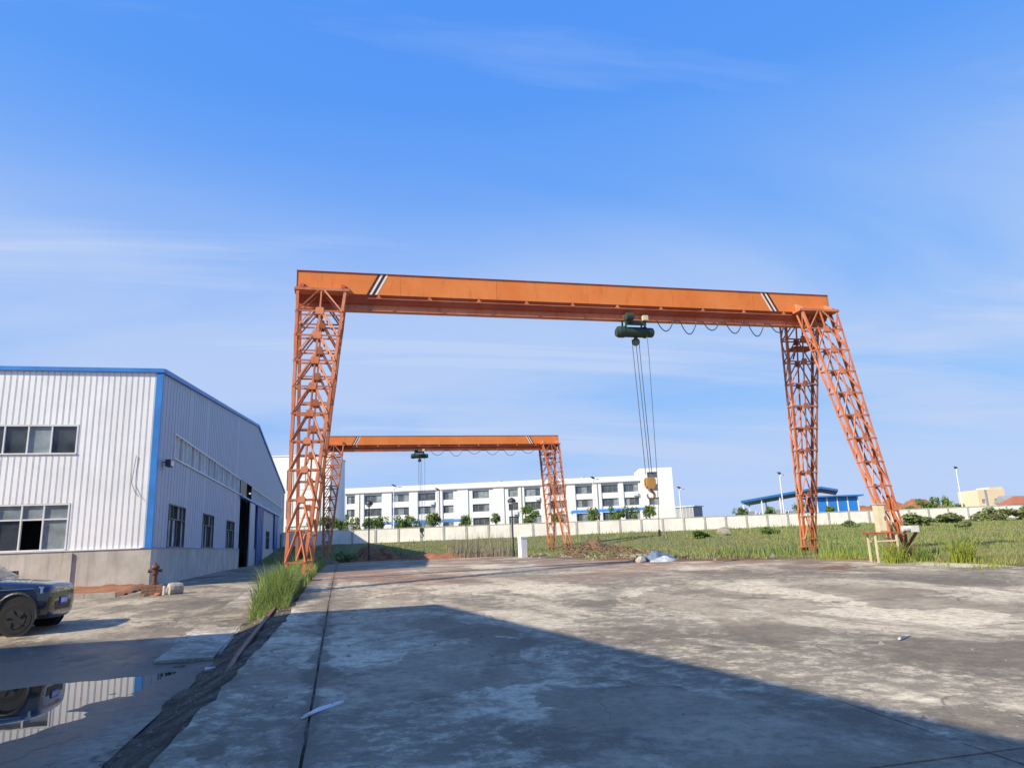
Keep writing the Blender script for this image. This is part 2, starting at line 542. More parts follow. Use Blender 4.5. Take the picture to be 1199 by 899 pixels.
def ground_material():
    m = bpy.data.materials.new('ground_soil')
    m.use_nodes = True
    t = NT(m.node_tree)
    bs = m.node_tree.nodes['Principled BSDF']
    pos = t.n('ShaderNodeNewGeometry').outputs['Position']
    at_ = t.n('ShaderNodeAttribute', attribute_name='cover')
    sp_ = t.n('ShaderNodeSeparateColor', ins={0: at_.outputs['Color']})
    soil = t.mix(t.ramp(t.noise(pos, 0.35, 7, 0.6, 0.5), [(0.38, 0.0), (0.60, 1.0)]), (0.28, 0.115, 0.055), (0.17, 0.12, 0.08))
    soil = t.mix(t.ramp(t.noise(pos, 3.0, 8, 0.7), [(0.40, 0.6), (0.62, 0.0)]), soil, (0.09, 0.06, 0.04))
    gr = t.mix(t.ramp(t.noise(pos, 0.22, 8, 0.65, 0.4), [(0.35, 0.0), (0.65, 1.0)]), (0.225, 0.200, 0.105), (0.180, 0.205, 0.080))
    gr = t.mix(t.ramp(t.noise(pos, 5.0, 6, 0.7), [(0.42, 0.7), (0.60, 0.0)]), gr, (0.075, 0.085, 0.032))
    k = t.math('ADD', sp_.outputs[0], t.math('MULTIPLY', t.math('SUBTRACT', t.noise(pos, 0.6, 7, 0.65), 0.5), 1.1), clamp=True)
    c = t.mix(t.ramp(k, [(0.42, 0.0), (0.58, 1.0)]), soil, gr)
    c = t.mix(sp_.outputs[1], c, t.mix(t.ramp(t.noise(pos, 1.8, 10, 0.78), [(0.38, 0.0), (0.62, 1.0)]), (0.035, 0.030, 0.025), (0.20, 0.165, 0.125)))
    t.set(bs, 'Base Color', c)
    bs.inputs['Roughness'].default_value = 0.95
    bs.inputs['Specular IOR Level'].default_value = 0.2
    b = t.n('ShaderNodeBump', ins={'Strength': 0.9, 'Distance': 0.09, 'Height': t.noise(pos, 6, 9, 0.75)})
    t.set(bs, 'Normal', b.outputs[0])
    MATS['ground_soil'] = m


ground_material()


def water_material():
    m = bpy.data.materials.new('puddle_water')
    m.use_nodes = True
    t = NT(m.node_tree)
    bs = m.node_tree.nodes['Principled BSDF']
    bs.inputs['Base Color'].default_value = (0.020, 0.019, 0.017, 1)
    bs.inputs['Roughness'].default_value = 0.015
    bs.inputs['IOR'].default_value = 1.8
    pos = t.n('ShaderNodeNewGeometry').outputs['Position']
    b = t.n('ShaderNodeBump', ins={'Strength': 0.02, 'Distance': 0.01, 'Height': t.noise(pos, 3, 2, 0.5)})
    t.set(bs, 'Normal', b.outputs[0])
    MATS['puddle_water'] = m


water_material()
M = MATS

# ------------------------------------------------------------------ lie of the land
YV, YZ = [-200, -20, 0, 10, 20, 28, 35, 75, 120], [-0.6, -0.5, -0.2, 0.05, 0.40, 0.57, 0.62, 0.66, 0.7]
RV, RZ = [-200, -20, 0, 14, 20, 28, 36, 50, 75, 120], [-0.6, -0.5, -0.36, -0.28, 0.08, 0.32, 0.46, 0.58, 0.62, 0.66]


def yz(v): return float(np.interp(v, YV, YZ))
def rz_(v): return float(np.interp(v, RV, RZ))


EV, EU = [-60, 0, 18, 20, 23, 26.5, 27.7, 29.9, 34, 38, 50, 58, 66], [20.9, 20.7, 20.4, 20.1, 19.7, 18.6, 16.2, 14.0, 13.0, 12.7, 12.7, 12.4, 11.5]


def yard_edge(v): return float(np.interp(v, EV, EU))
def wall_v(u): return 98.98 - 0.1419 * (u + 5.0)
def sm(a, b, x):
    t = min(1, max(0, (x - a) / (b - a)))
    return t * t * (3 - 2 * t)


def nse(u, v, s, o=0.0): return noise.fractal(Vector((u * s + o, v * s - o, o)), 0.9, 2.1, 4)


def ground_z(u, v):
    """height of the bare earth"""
    y = yz(v)
    if u > 34: vs0 = 31
    elif u < 21: vs0 = 71
    else: vs0 = 71 - (u - 21) / 13 * 40
    vw = wall_v(u)
    t = min(1, max(0, (v - vs0) / (vw - vs0)))
    open_ = y + (2.36 - y) * t
    if u > -0.9:
        d = u - yard_edge(v)
        if v > 60:
            d = max(d, (v - 64) * 0.8)
        d += nse(u, v, 0.7) * 0.55
        k = sm(-0.5, 0.4, d)
        z = (y - 0.10 + (0.092 + 0.035 * nse(u, v, 1.1, 8)) * math.exp(-((u + 0.3) / 0.10) ** 2)) * (1 - k) + (open_ + 0.035 + nse(u, v, 0.35, 5) * 0.05) * k
    else:
        r = rz_(v) - 0.06
        k2 = sm(-2.35, -1.35, u)
        tr = (y - 0.035) * k2 + (rz_(v) - 0.03) * (1 - k2)
        z = tr + nse(u, v, 1.0, 2) * 0.05 if u > -2.35 else r
        if v > 66:
            k3 = sm(66, 72, v)
            z = z * (1 - k3) + (open_ + nse(u, v, 0.35, 5) * 0.05) * k3
    return z


def seg(*parts):
    out = []
    for a, b, s in parts:
        out += list(np.arange(a, b, s))
    return np.array(out + [parts[-1][1]])


US = seg((-4000, -400, 600), (-400, -60, 40), (-60, -12, 4), (-12, -3, 0.8), (-3, -0.8, 0.14), (-0.8, 0.2, 0.07), (0.2, 8, 0.7), (8, 22, 0.3), (22, 50, 0.8), (50, 120, 2.5), (120, 400, 25), (400, 4000, 600))
VS = seg((-3000, -100, 500), (-100, -10, 10), (-10, 4, 1.0), (4, 40, 0.25), (40, 75, 0.45), (75, 106, 1.0), (106, 200, 8), (200, 800, 60), (800, 5000, 600))
nu, nv_ = len(US), len(VS)
gv = np.zeros((nu * nv_, 3), np.float32)
cov = np.zeros((nu * nv_, 4), np.float32)
k = 0
for j, v in enumerate(VS):
    for i, u in enumerate(US):
        gv[k] = (u, v, ground_z(u, v))
        d = u - yard_edge(v)
        if v > 58: d = max(d, (v - 64) * 0.6)
        if u > -1.3:
            g = sm(0.2, 5.0 if u < 17 else 1.5, d + nse(u, v, 0.2, 3) * 2.5)
            if u < 14 and v > 56: g = min(g, sm(60, 76, v))
        else:
            g = sm(-2.3, -1.5, u) * sm(19, 24, v) * 0.8 if v < 66 else sm(66, 80, v)
        cov[k] = (g, 1.0 if -2.45 < u < 0.2 and v < 22 else 0.0, 0, 1)
        k += 1
idx = np.arange(nu * nv_).reshape(nv_, nu)
gf = np.stack([idx[:-1, :-1], idx[:-1, 1:], idx[1:, 1:], idx[1:, :-1]], -1).reshape(-1, 4)
me = raw_mesh('ground', gv, gf, M['ground_soil'], 4)
ca = me.color_attributes.new('cover', 'FLOAT_COLOR', 'POINT')
ca.data.foreach_set('color', cov.ravel())
me.shade_smooth()
tag(link('ground', me), 'open ground of reddish soil and rough grass behind the yard', kind='structure')

# --- concrete yard, slab by slab
yard = empty('concrete_yard')
tag(yard, 'large weathered concrete yard under the gantry cranes', kind='structure')


def slab(u0_, u1_, v0_, v1_, zf, th, mat, parent, gap=0.012, jit=0.012, name='slab', left=None):
    """a slab with slightly broken edges that lies on the slope"""
    a, b, c_, d = u0_ + gap / 2, u1_ - gap / 2, v0_ + gap / 2, v1_ - gap / 2
    z0, z1 = zf(v0_), zf(v1_)
    pts = []
    def edge(p, q):
        L_ = math.hypot(q[0] - p[0], q[1] - p[1])
        n = max(2, int(L_ / 0.35))
        for i in range(n):
            s = i / n
            x, y = p[0] + (q[0] - p[0]) * s, p[1] + (q[1] - p[1]) * s
            e = abs(nse(x, y, 1.9, u0_)) * jit * 1.6
            nx, ny = -(q[1] - p[1]) / L_, (q[0] - p[0]) / L_
            pts.append((x + nx * e, y + ny * e))
    a0, a1 = (a, a) if left is None else (left(v0_), left(v1_))
    edge((a0, c_), (b, c_)); edge((b, c_), (b, d)); edge((b, d), (a1, d))
    if left is not None: jit = 0.09
    edge((a1, d), (a0, c_))
    mb = MB()
    n = len(pts)
    off = random.uniform(-0.004, 0.004)
    zz = [z0 + (z1 - z0) * (p[1] - v0_) / (v1_ - v0_) + off for p in pts]
    mb.add([(p[0], p[1], z) for p, z in zip(pts, zz)] + [(p[0], p[1], z - th) for p, z in zip(pts, zz)],
           [tuple(range(n))] + [((i + 1) % n, i, n + i, n + (i + 1) % n) for i in range(n)])
    return mb.build(name, mat, parent)


vj = [-24, -18, -12, -6, 0, 5, 10, 15, 20, 24, 28, 31.5, 35, 41, 47, 53, 59, 65]
uj = [-1.16, -0.30, 4.9, 10.1, 15.3, 20.6]
for i in range(len(uj) - 1):
    for j in range(len(vj) - 1):
        ul, ur = uj[i], uj[i + 1]
        vm = vj[j]
        if vm >= 28 and ul >= 15: continue
        if vm >= 33 and ur > 15: ur = 13.6
        if ul > ur - 0.5: continue
        g = 0.045 if i <= 1 else 0.014
        slab(ul + (0.004 if i == 1 else 0), ur - (0.004 if i == 0 else 0), vj[j], vj[j + 1], yz, 0.2, M['yard_concrete'], yard, gap=0.014, jit=0.012, left=(lambda v: float(np.interp(v, [5, 10, 15, 20], [-1.62, -1.45, -1.20, -1.14]))) if i == 0 else None)

# --- road beside the warehouse
road = empty('road')
tag(road, 'stained concrete lane beside the blue and white warehouse', kind='structure')


PW = -0.318          # level of the standing water
def road_z(u, v):
    z = rz_(v)
    # shallow dip that holds the puddle
    dx, dy = (u + 6.1) / 3.0, (v - 10.65 - (u + 5.6) * 0.6) / 2.75
    d = math.sqrt(dx * dx + dy * dy) + nse(u, v, 0.55, 9) * 0.30 + nse(u, v, 2.2, 4) * 0.06
    z += (PW + 0.006 - z) * (1 - sm(1.0, 1.9, d)) - 0.03 * (1 - sm(0.7, 1.08, d))
    return z + nse(u, v, 0.9, 6) * 0.004


ru = seg((-60, -12, 4), (-12, -2.25, 0.13))
rv = seg((-60, 4, 4), (4, 22, 0.13), (22, 32, 0.5), (32, 66, 2.0))
V_, F_ = [], []
for v in rv:
    for u in ru:
        V_.append((u, v, road_z(u, v)))
n_ = len(ru)
for j in range(len(rv) - 1):
    for i in range(n_ - 1):
        if ru[i] < -8.0 and rv[j] > 33.5: continue
        F_.append((j * n_ + i, j * n_ + i + 1, (j + 1) * n_ + i + 1, (j + 1) * n_ + i))
rm = raw_mesh('carriageway', np.array(V_), np.array(F_), M['road_concrete'], 4)
rm.shade_smooth()
link('carriageway', rm, road)
vv = [15.0, 17.9, 23.5, 29, 35, 41, 47, 53, 60]
for j in range(len(vv) - 1):
    slab(-3.36, -2.28, vv[j], vv[j + 1], lambda v: rz_(v) + 0.012, 0.12, M['strip_concrete'], road, gap=0.02, jit=0.06, name='edge_slab')
wm = MB()
pts = [(-14, 4.5), (-2.3, 4.5), (-2.3, 15.5), (-14, 15.5)]
wm.add([(p[0], p[1], PW) for p in pts], [(0, 1, 2, 3)])
tag(wm.build('puddle', M['puddle_water']), 'still puddle on the lane mirroring the warehouse wall', kind='structure')


# --- crane rails
def rail(name, u, v0_, v1_, zf, label, step=2.0):
    mb = MB()
    prof = [(-0.065, 0), (0.065, 0), (0.065, 0.014), (0.012, 0.03), (0.012, 0.09), (0.035, 0.098), (0.035, 0.13), (-0.035, 0.13), (-0.035, 0.098), (-0.012, 0.09), (-0.012, 0.03), (-0.065, 0.014)]
    vs_ = list(np.arange(v0_, v1_, step)) + [v1_]
    n = len(prof)
    V2, F2 = [], []
    for v in vs_:
        for p in prof:
            V2.append((u + p[0], v, zf(v) + p[1]))
    for j in range(len(vs_) - 1):
        for i in range(n):
            a, b = j * n + i, j * n + (i + 1) % n
            F2.append((a, b, b + n, a + n))
    F2.append(tuple(range(n - 1, -1, -1)))
    F2.append(tuple((len(vs_) - 1) * n + i for i in range(n)))
    mb.add(V2, F2)
    return tag(mb.build(name, M['steel_rust']), label, 'rail', 'crane rails')


rail('crane_rail', -1.60, 10.6, 80, lambda v: yz(v) - 0.165 - 0.16 * (1 - sm(10.8, 13.0, v)), 'rusty crane rail half buried in the dirt strip beside the lane')
rail('crane_rail', 20.34, -10, 80, lambda v: max(yz(v), ground_z(20.34, v)) - 0.12, 'crane rail lost in the grass along the far right edge of the yard')

# ------------------------------------------------------------------ gantry crane
ZT = 11.22      # top of the girder above the rail ground
SPAN = 21.72
XE = 0.35       # girder end beyond the rail line


def crane_leg(root, right, sv):
    def X(x): return SPAN - x if right else x
    top = dict(o=-XE + 0.02, i=1.42, y=sv * 0.62, z=ZT - 0.93, d=0.46)
    bot = dict(o=-0.30, i=0.28, y=sv * 2.74, z=0.46, d=0.30)
    def P(t, a, b):
        L_ = lambda q: top[q] + (bot[q] - top[q]) * t
        return Vector((X(L_('o') + (L_('i') - L_('o')) * a), L_('y') + L_('d') * b, L_('z')))
    leg = MB()
    out = 1 if right else -1
    for a in (0, 1):
        for b in (-0.5, 0.5):
            sx = out * (1 if a == 1 else -1)
            leg.angle(P(0, a, b), P(1, a, b), 0.098, (sx, 0, 0), (0, -1 if b > 0 else 1, 0), 0.018)
    # head beam and foot plate
    h0, h1 = P(0, -0.04, 0), P(0, 1.06, 0)
    leg.bar(h0 + Vector((0, 0, 0.05)), h1 + Vector((0, 0, 0.05)), 0.52, 0.10)
    f = P(1, 0.5, 0)
    leg.box(f.x - 0.36, f.x + 0.36, f.y - 0.24, f.y + 0.24, f.z - 0.02, f.z + 0.02)
    lo = leg.build('leg', M['crane_leg'], root)
    N = 10
    ts = [0.0] + [0.085 + (0.965 - 0.085) * i / (N - 1) for i in range(N)]
    for fb in (-0.5, 0.5):
        off = Vector((0, 0.012 * (1 if fb > 0 else -1), 0))
        for i, t in enumerate(ts):
            c0 = P(t, 0.5, fb)
            if i > 0:
                MB().bar(P(t, 0.02, fb), P(t, 0.98, fb), 0.04, 0.056).build('strut', M['crane_leg'], lo)
            if i < N:
                t2 = ts[i + 1]
                for a, da in ((0.03, -0.06), (0.97, 0.06)):
                    MB().bar(P(t, 0.5 + da, fb) + off, P(t2, a, fb) + off, 0.036, 0.052).build('brace', M['crane_leg'], lo)
                if i < 7:
                    MB().bar(c0 - off, P(t2, 0.5, fb) - off, 0.05, 0.05, (0, 1, 0)).build('hanger', M['crane_leg'], lo)
            if 0 < i < 9:
                s = 0.145 - 0.005 * i
                q = c0 + off * 3.2
                dz = Vector((0, (bot['y'] - top['y']), bot['z'] - top['z'])).normalized()
                ex = Vector((1, 0, 0))
                nn = ex.cross(dz).normalized() * 0.007
                oct_ = [(-1, -0.75), (-0.75, -1), (0.75, -1), (1, -0.75), (1, 0.75), (0.75, 1), (-0.75, 1), (-1, 0.75)]
                vs = [q + ex * (a * s) + dz * (b * s) - nn for a, b in oct_] + [q + ex * (a * s) + dz * (b * s) + nn for a, b in oct_]
                fs = [tuple(range(7, -1, -1)), tuple(range(8, 16))] + [(j, (j + 1) % 8, 8 + (j + 1) % 8, 8 + j) for j in range(8)]
                MB().add(vs, fs).build('gusset_plate', M['crane_leg'], lo)
    for a in (0, 1):
        for i in range(1, len(ts)):
            MB().bar(P(ts[i], a, -0.46), P(ts[i], a, 0.46), 0.04, 0.05).build('side_strut', M['crane_leg'], lo)
            b0, b1 = (-0.45, 0.45) if i % 2 else (0.45, -0.45)
            MB().bar(P(ts[i - 1], a, b0), P(ts[i], a, b1), 0.035, 0.045).build('side_brace', M['crane_leg'], lo)
    # wheel truck on the rail
    bg_ = MB()
    cx_, cy_ = f.x, f.y
    bg_.box(cx_ - 0.15, cx_ - 0.06, cy_ - 0.62, cy_ + 0.62, 0.14, 0.44)
    bg_.box(cx_ + 0.06, cx_ + 0.15, cy_ - 0.62, cy_ + 0.62, 0.14, 0.44)
    bg_.box(cx_ - 0.06, cx_ + 0.06, cy_ - 0.20, cy_ + 0.20, 0.36, 0.44)
    bo = bg_.build('wheel_truck', M['steel_rust'], root)
    for s in (-0.40, 0.40):
        MB().lathe([(0.05, -0.17), (0.05, -0.055), (0.20, -0.055), (0.20, -0.035), (0.17, -0.03), (0.17, 0.03), (0.20, 0.035), (0.20, 0.055), (0.05, 0.055), (0.05, 0.17)], (cx_, cy_ + s, 0.20), 'x', 14).build('wheel', M['steel_rust'], bo)
    # brackets that tie the head to the girder
    for a in (0.10, 0.93):
        c = P(0, a, 0)
        MB().prism([(c.y - sv * 0.26, ZT - 0.835), (c.y - sv * 0.30, ZT - 0.50), (c.y - sv * 0.24, ZT - 0.50), (c.y + sv * 0.24, ZT - 0.79), (c.y + sv * 0.24, ZT - 0.835)], 'x', c.x - 0.07, c.x + 0.07).build('head_bracket', M['crane_red'] if not right else M['crane_leg'], root)
    return lo


def make_crane(loc, label):
    root = empty('gantry_crane', loc)
    tag(root, label, 'crane', 'orange gantry cranes')
    x0, x1 = -XE, SPAN + XE
    g = MB()
    g.box(x0, x1, -0.31, 0.31, ZT - 0.82, ZT)
    gi = g.build('girder', M['crane_orange'], root)
    MB().box(x0 - 0.02, x1 + 0.02, -0.345, 0.345, ZT + 0.0, ZT + 0.02).build('top_flange', M['crane_red'], gi)
    MB().box(x0 - 0.016, x0, -0.33, 0.33, ZT - 0.84, ZT - 0.001).build('end_plate', M['crane_red'], gi)
    MB().box(x1, x1 + 0.016, -0.33, 0.33, ZT - 0.84, ZT - 0.001).build('end_plate', M['crane_red'], gi)
    b0, b1 = x0 + 0.05, x1 - 0.05
    MB().prism([(-0.30, ZT - 0.822), (-0.10, ZT - 1.12), (0.10, ZT - 1.12), (0.30, ZT - 0.822)], 'x', b0, b1).build('lower_box', M['crane_red'], root)
    MB().prism([(-0.02, ZT - 1.121), (-0.02, ZT - 1.36), (-0.14, ZT - 1.37), (-0.14, ZT - 1.40), (0.14, ZT - 1.40), (0.14, ZT - 1.37), (0.02, ZT - 1.36), (0.02, ZT - 1.121)], 'x', b0, b1).build('track_beam', M['crane_leg'], root)
    # festoon wire held by small brackets
    fr = MB()
    fr.bar((2.2, -0.40, ZT - 1.0), (SPAN - 1.6, -0.40, ZT - 1.0), 0.022, 0.022)
    fo = fr.build('festoon_wire', M['crane_leg'], root)
    for i in range(10):
        x = 2.6 + i * (SPAN - 4.6) / 9
        MB().prism([(x - 0.10, ZT - 0.985), (x + 0.10, ZT - 0.985), (x, ZT - 0.84)], 'y', -0.415, -0.395).build('wire_bracket', M['crane_leg'], fo)
    for i in range(1, 6):
        xs_ = x0 + (x1 - x0) * i / 6
        for side in (-1, 1):
            MB().box(xs_ - 0.012, xs_ + 0.012, min(side * 0.3101, side * 0.316), max(side * 0.3101, side * 0.316), ZT - 0.818, ZT - 0.003).build('weld_seam', M['crane_orange'], gi)
    # black and white warning stripes near both ends
    for sgn, xs in ((1, 2.35), (-1, SPAN - 2.35)):
        for side in (-1, 1):
            for kx, wd, mt in ((-0.15, 0.09, 'stripe_black'), (-0.04, 0.075, 'stripe_white'), (0.055, 0.09, 'stripe_black'), (0.155, 0.075, 'stripe_white')):
                xa = xs + sgn * kx
                y = side * 0.311
                lean = 0.42 * sgn
                p = [(xa - wd / 2, ZT - 0.815), (xa + wd / 2, ZT - 0.815), (xa + wd / 2 + lean, ZT - 0.005), (xa - wd / 2 + lean, ZT - 0.005)]
                MB().prism(p, 'y', min(y, y + side * 0.004), max(y, y + side * 0.004)).build('stripe', M[mt], gi)
    for right in (False, True):
        for sv in (-1, 1):
            crane_leg(root, right, sv)
    # small rest platform on the far right leg
    pf = MB()
    pf.box(SPAN - 0.95, SPAN + 0.15, 0.55, 1.35, ZT - 2.15, ZT - 2.09)
    pf.bar((SPAN - 0.85, 0.6, ZT - 2.1), (SPAN - 0.85, 0.95, ZT - 2.6), 0.05, 0.05)
    pf.bar((SPAN + 0.05, 0.6, ZT - 2.1), (SPAN + 0.05, 0.95, ZT - 2.6), 0.05, 0.05)
    pf.build('rest_platform', M['crane_red'], root)
    return root


CZ = 0.52
crane1 = make_crane((-1.38, 25.96, CZ), 'near orange gantry crane, the big one spanning the middle of the yard')
crane2 = copy_tree(crane1)
crane2.location = (-1.38, 67.0, 0.64)
tag(crane2, 'far orange gantry crane, the small looking one beyond the near crane')


def make_hoist(name, x, v, zb, hook_z, label, bmat, loops):
    """x along the girder, zb = underside of the track beam; loops = x where the slack cable ends"""
    h = empty(name, (x, v, zb))
    tag(h, label, 'hoist', 'electric hoists on the gantry cranes')
    d = MB().lathe([(0.10, -0.74), (0.22, -0.73), (0.24, -0.66), (0.24, -0.46), (0.215, -0.44), (0.215, 0.42), (0.24, 0.44), (0.24, 0.50), (0.20, 0.53), (0.20, 0.78), (0.16, 0.83), (0.05, 0.84)], (0, 0, -0.47), 'x', 20).build('drum', M['hoist_green'], h, smooth=False)
    MB().lathe([(0.02, -0.80), (0.17, -0.79), (0.17, -0.741)], (0, 0, -0.50), 'x', 14).build('gear_cover', M['hoist_green'], d)
    for xx in (-0.42, 0.42):
        MB().box(xx - 0.03, xx + 0.03, -0.20, -0.155, -0.30, 0.16).box(xx - 0.03, xx + 0.03, 0.155, 0.20, -0.30, 0.16).box(xx - 0.03, xx + 0.03, -0.155, 0.155, -0.30, -0.24).build('hanger_plate', M['hoist_green'], h)
        for s in (-1, 1):
            MB().lathe([(0.03, -0.05), (0.11, -0.05), (0.11, 0.0), (0.085, 0.005), (0.085, 0.05), (0.03, 0.05)], (xx, s * 0.10, 0.125), 'y', 12).build('trolley_wheel', M['steel_rust'], h)
    MB().box(-0.44, 0.44, -0.27, -0.205, -0.24, -0.06).build('trolley_frame', M['hoist_green'], h)
    tm = MB().lathe([(0.06, -0.20), (0.15, -0.19), (0.15, 0.10), (0.11, 0.14), (0.04, 0.15)], (-0.30, -0.42, 0.06), 'x', 12).build('travel_motor', M['hoist_green'], h)
    MB().box(-0.40, -0.18, -0.40, -0.26, -0.16, 0.05).build('gearbox', M['hoist_green'], tm)
    MB().box(0.26, 0.48, -0.42, -0.271, -0.06, 0.14).build('control_box', M['box_cream'], h)
    sh = MB().lathe([(0.03, -0.05), (0.16, -0.05), (0.16, 0.05), (0.03, 0.05)], (0.04, 0, -0.88), 'y', 14)
    sh.box(-0.02, 0.10, -0.07, 0.07, -0.80, -0.70)
    sh.build('rope_guide', M['hoist_green'], h)
    L_ = zb - hook_z
    hx = 0.16
    rp = [(-0.12, 0.02, hx - 0.14), (0.02, -0.03, hx), (0.18, 0.02, hx + 0.12)]
    for (xa, yy, xb) in rp:
        MB().tube([(xa, yy, -0.78), (xb, yy, -L_ + 0.55)], 0.014, 5).build('rope', M['rope_dark'], h)
    pz = zb - 1.0
    MB().tube([(0.47, -0.18, -0.35), (0.475, -0.18, -0.9), (0.48, -0.18, -1.6), (0.44, -0.18, -L_ * 0.6), (0.40, -0.18, -L_ + 0.6), (0.30, -0.18, -L_ - 1.6)], 0.012, 5).build('pendant_cable', M['cable_blue'], h)
    MB().box(0.26, 0.34, -0.22, -0.14, -L_ - 1.82, -L_ - 1.58).build('pendant', M['rope_dark'], h)
    blk = MB()
    out = [(-0.14, 0.44), (0.14, 0.44), (0.19, 0.35), (0.19, 0.16), (0.10, 0.0), (-0.10, 0.0), (-0.19, 0.16), (-0.19, 0.35)]
    blk.prism([(a + hx, b - L_) for a, b in out], 'y', -0.14, -0.07)
    blk.prism([(a + hx, b - L_) for a, b in out], 'y', 0.07, 0.14)
    blk.box(hx - 0.15, hx + 0.15, -0.069, 0.069, 0.10 - L_, 0.14 - L_)
    bo = blk.build('hook_block', M[bmat], h)
    MB().lathe([(0.05, -0.06), (0.16, -0.06), (0.13, 0.0), (0.16, 0.06), (0.05, 0.06)], (hx, 0, 0.28 - L_), 'y', 16).build('sheave', M['steel_rust'], bo)
    hk = [(hx, 0, 0.02 - L_), (hx, 0, -0.10 - L_)]
    for i in range(13):
        a = R(75 - i * 23)
        hk.append((hx + 0.15 * math.cos(a), 0, -0.25 - L_ + 0.15 * math.sin(a)))
    MB().tube(hk, [0.05, 0.05] + [0.055 - 0.0022 * i for i in range(13)], 8).build('hook', M['steel_rust'], bo, smooth=True)
    # slack loops of supply cable towards the right end
    x_a = 0.75
    span = (loops - x) - x_a
    n = 6
    pts = []
    for i in range(n):
        for j in range(11):
            s = j / 10
            xx = x_a + span * (i + 0.18 + s * 0.72) / n
            sag = 0.46 * (1 + 0.25 * math.sin(i * 2.1)) * (1 - (2 * s - 1) ** 2)
            pts.append((xx, -0.20, 0.02 - sag))
    MB().tube(pts, 0.022, 5).build('supply_cable', M['cable_blue'], h)
    return h


zb1 = CZ + ZT - 1.40
make_hoist('electric_hoist', 11.55, 25.96, zb1, 3.5, 'dark green electric hoist of the near crane, its yellow hook block lowered on long ropes', 'hook_yellow', 18.6)
make_hoist('electric_hoist', 7.0, 67.0, 0.64 + ZT - 1.40, 2.9, 'dark electric hoist on the girder of the far crane', 'hoist_green', 18.4)

# ------------------------------------------------------------------ warehouse
def spans(z0, z1, x, ops):
    """free z intervals at x, given openings (x0,x1,z0,z1)"""
    cuts = sorted((o[2], o[3]) for o in ops if o[0] < x < o[1])
    out, z = [], z0
    for a, b in cuts:
        if a > z + 1e-4: out.append((z, min(a, z1)))
        z = max(z, b)
    if z < z1 - 1e-4: out.append((z, z1))
    return out


def panels(parent, fr, L_, z0, ztop, ops, wd, mat, name='wall_panel', rib=0.028, each=True, s_from=0.0):
    """profiled sheets side by side. fr(s, out, z) -> local point"""
    xs = sorted(set([round(i * wd, 4) for i in range(int(L_ / wd) + 1)] + [L_]))
    mball = MB()
    for a, b in zip(xs[:-1], xs[1:]):
        if b - a < 0.02 or a < s_from - 1e-3: continue
        zlo = z0
        bps = sorted(set([a, b] + [o[k] for o in ops for k in (0, 1) if a + 1e-3 < o[k] < b - 1e-3]))
        for p, q in zip(bps[:-1], bps[1:]):
            for (lo, hi) in spans(zlo, 99, (p + q) / 2, ops):
                t0, t1 = min(hi, ztop(p)), min(hi, ztop(q))
                if t0 <= lo: continue
                prof = [(p, 0.0), (q, 0.0)]
                if q == b and b - a > 0.15 and q - p > 0.12:
                    rw = min(0.06, (q - p) * 0.3)
                    prof = [(p, 0.0), (q - 0.040, 0.0), (q - 0.036, rib), (q - 0.022, rib), (q - 0.018, -0.02), (q, -0.02)]
                zt = lambda x: t0 + (t1 - t0) * (x - p) / (q - p)
                n = len(prof)
                mb = MB() if each else mball
                mb.add([fr(x, o_, lo) for x, o_ in prof] + [fr(x, o_, zt(x)) for x, o_ in prof], [(i, i + 1, n + i + 1, n + i) for i in range(n - 1)])
                if each:
                    mb.build(name, mat, parent)
    if not each:
        tag(mball.build(name, mat, parent), kind='stuff')


def window(parent, fr, x0, x1, z0, z1, mull, transom=None, pane='pane_dark', frame='window_frame', depth=0.10, fw=0.05, rev=0.05, panes=None):
    """frame with mullions; one pane object per light"""
    f = MB()
    def bx(a, b, c, d, o0, o1):
        vs = [fr(a, o0, c), fr(b, o0, c), fr(b, o0, d), fr(a, o0, d), fr(a, o1, c), fr(b, o1, c), fr(b, o1, d), fr(a, o1, d)]
        f.add(vs, [(0, 1, 2, 3), (7, 6, 5, 4), (4, 5, 1, 0), (5, 6, 2, 1), (6, 7, 3, 2), (7, 4, 0, 3)])
    o0, o1 = -depth, rev
    bx(x0, x1, z0, z0 + fw, o0, o1 + 0.03); bx(x0, x1, z1 - fw, z1, o0, o1)
    bx(x0, x0 + fw, z0 + fw, z1 - fw, o0, o1); bx(x1 - fw, x1, z0 + fw, z1 - fw, o0, o1)
    edges = [x0 + fw] + list(mull) + [x1 - fw]
    for mx_ in mull:
        bx(mx_ - fw * 0.45, mx_ + fw * 0.45, z0 + fw, z1 - fw, o0 + 0.01, o1 - 0.01)
    rows = [z0 + fw, z1 - fw]
    if transom:
        bx(x0 + fw, x1 - fw, transom - fw * 0.45, transom + fw * 0.45, o0 + 0.02, o1 - 0.015)
        rows = [z0 + fw, transom, z1 - fw]
    w_ = f.build('window', M[frame], parent)
    k = 0
    for i in range(len(edges) - 1):
        for j in range(len(rows) - 1):
            mt = pane if panes is None else panes[k % len(panes)]
            k += 1
            if mt is None: continue
            a, b, c, d = edges[i], edges[i + 1], rows[j], rows[j + 1]
            tl = random.uniform(-0.006, 0.006)
            MB().add([fr(a, -0.045 + tl, c), fr(b, -0.045 - tl, c), fr(b, -0.045 - tl, d), fr(a, -0.045 + tl, d)], [(0, 1, 2, 3)]).build('pane', M[mt], w_)
    return w_


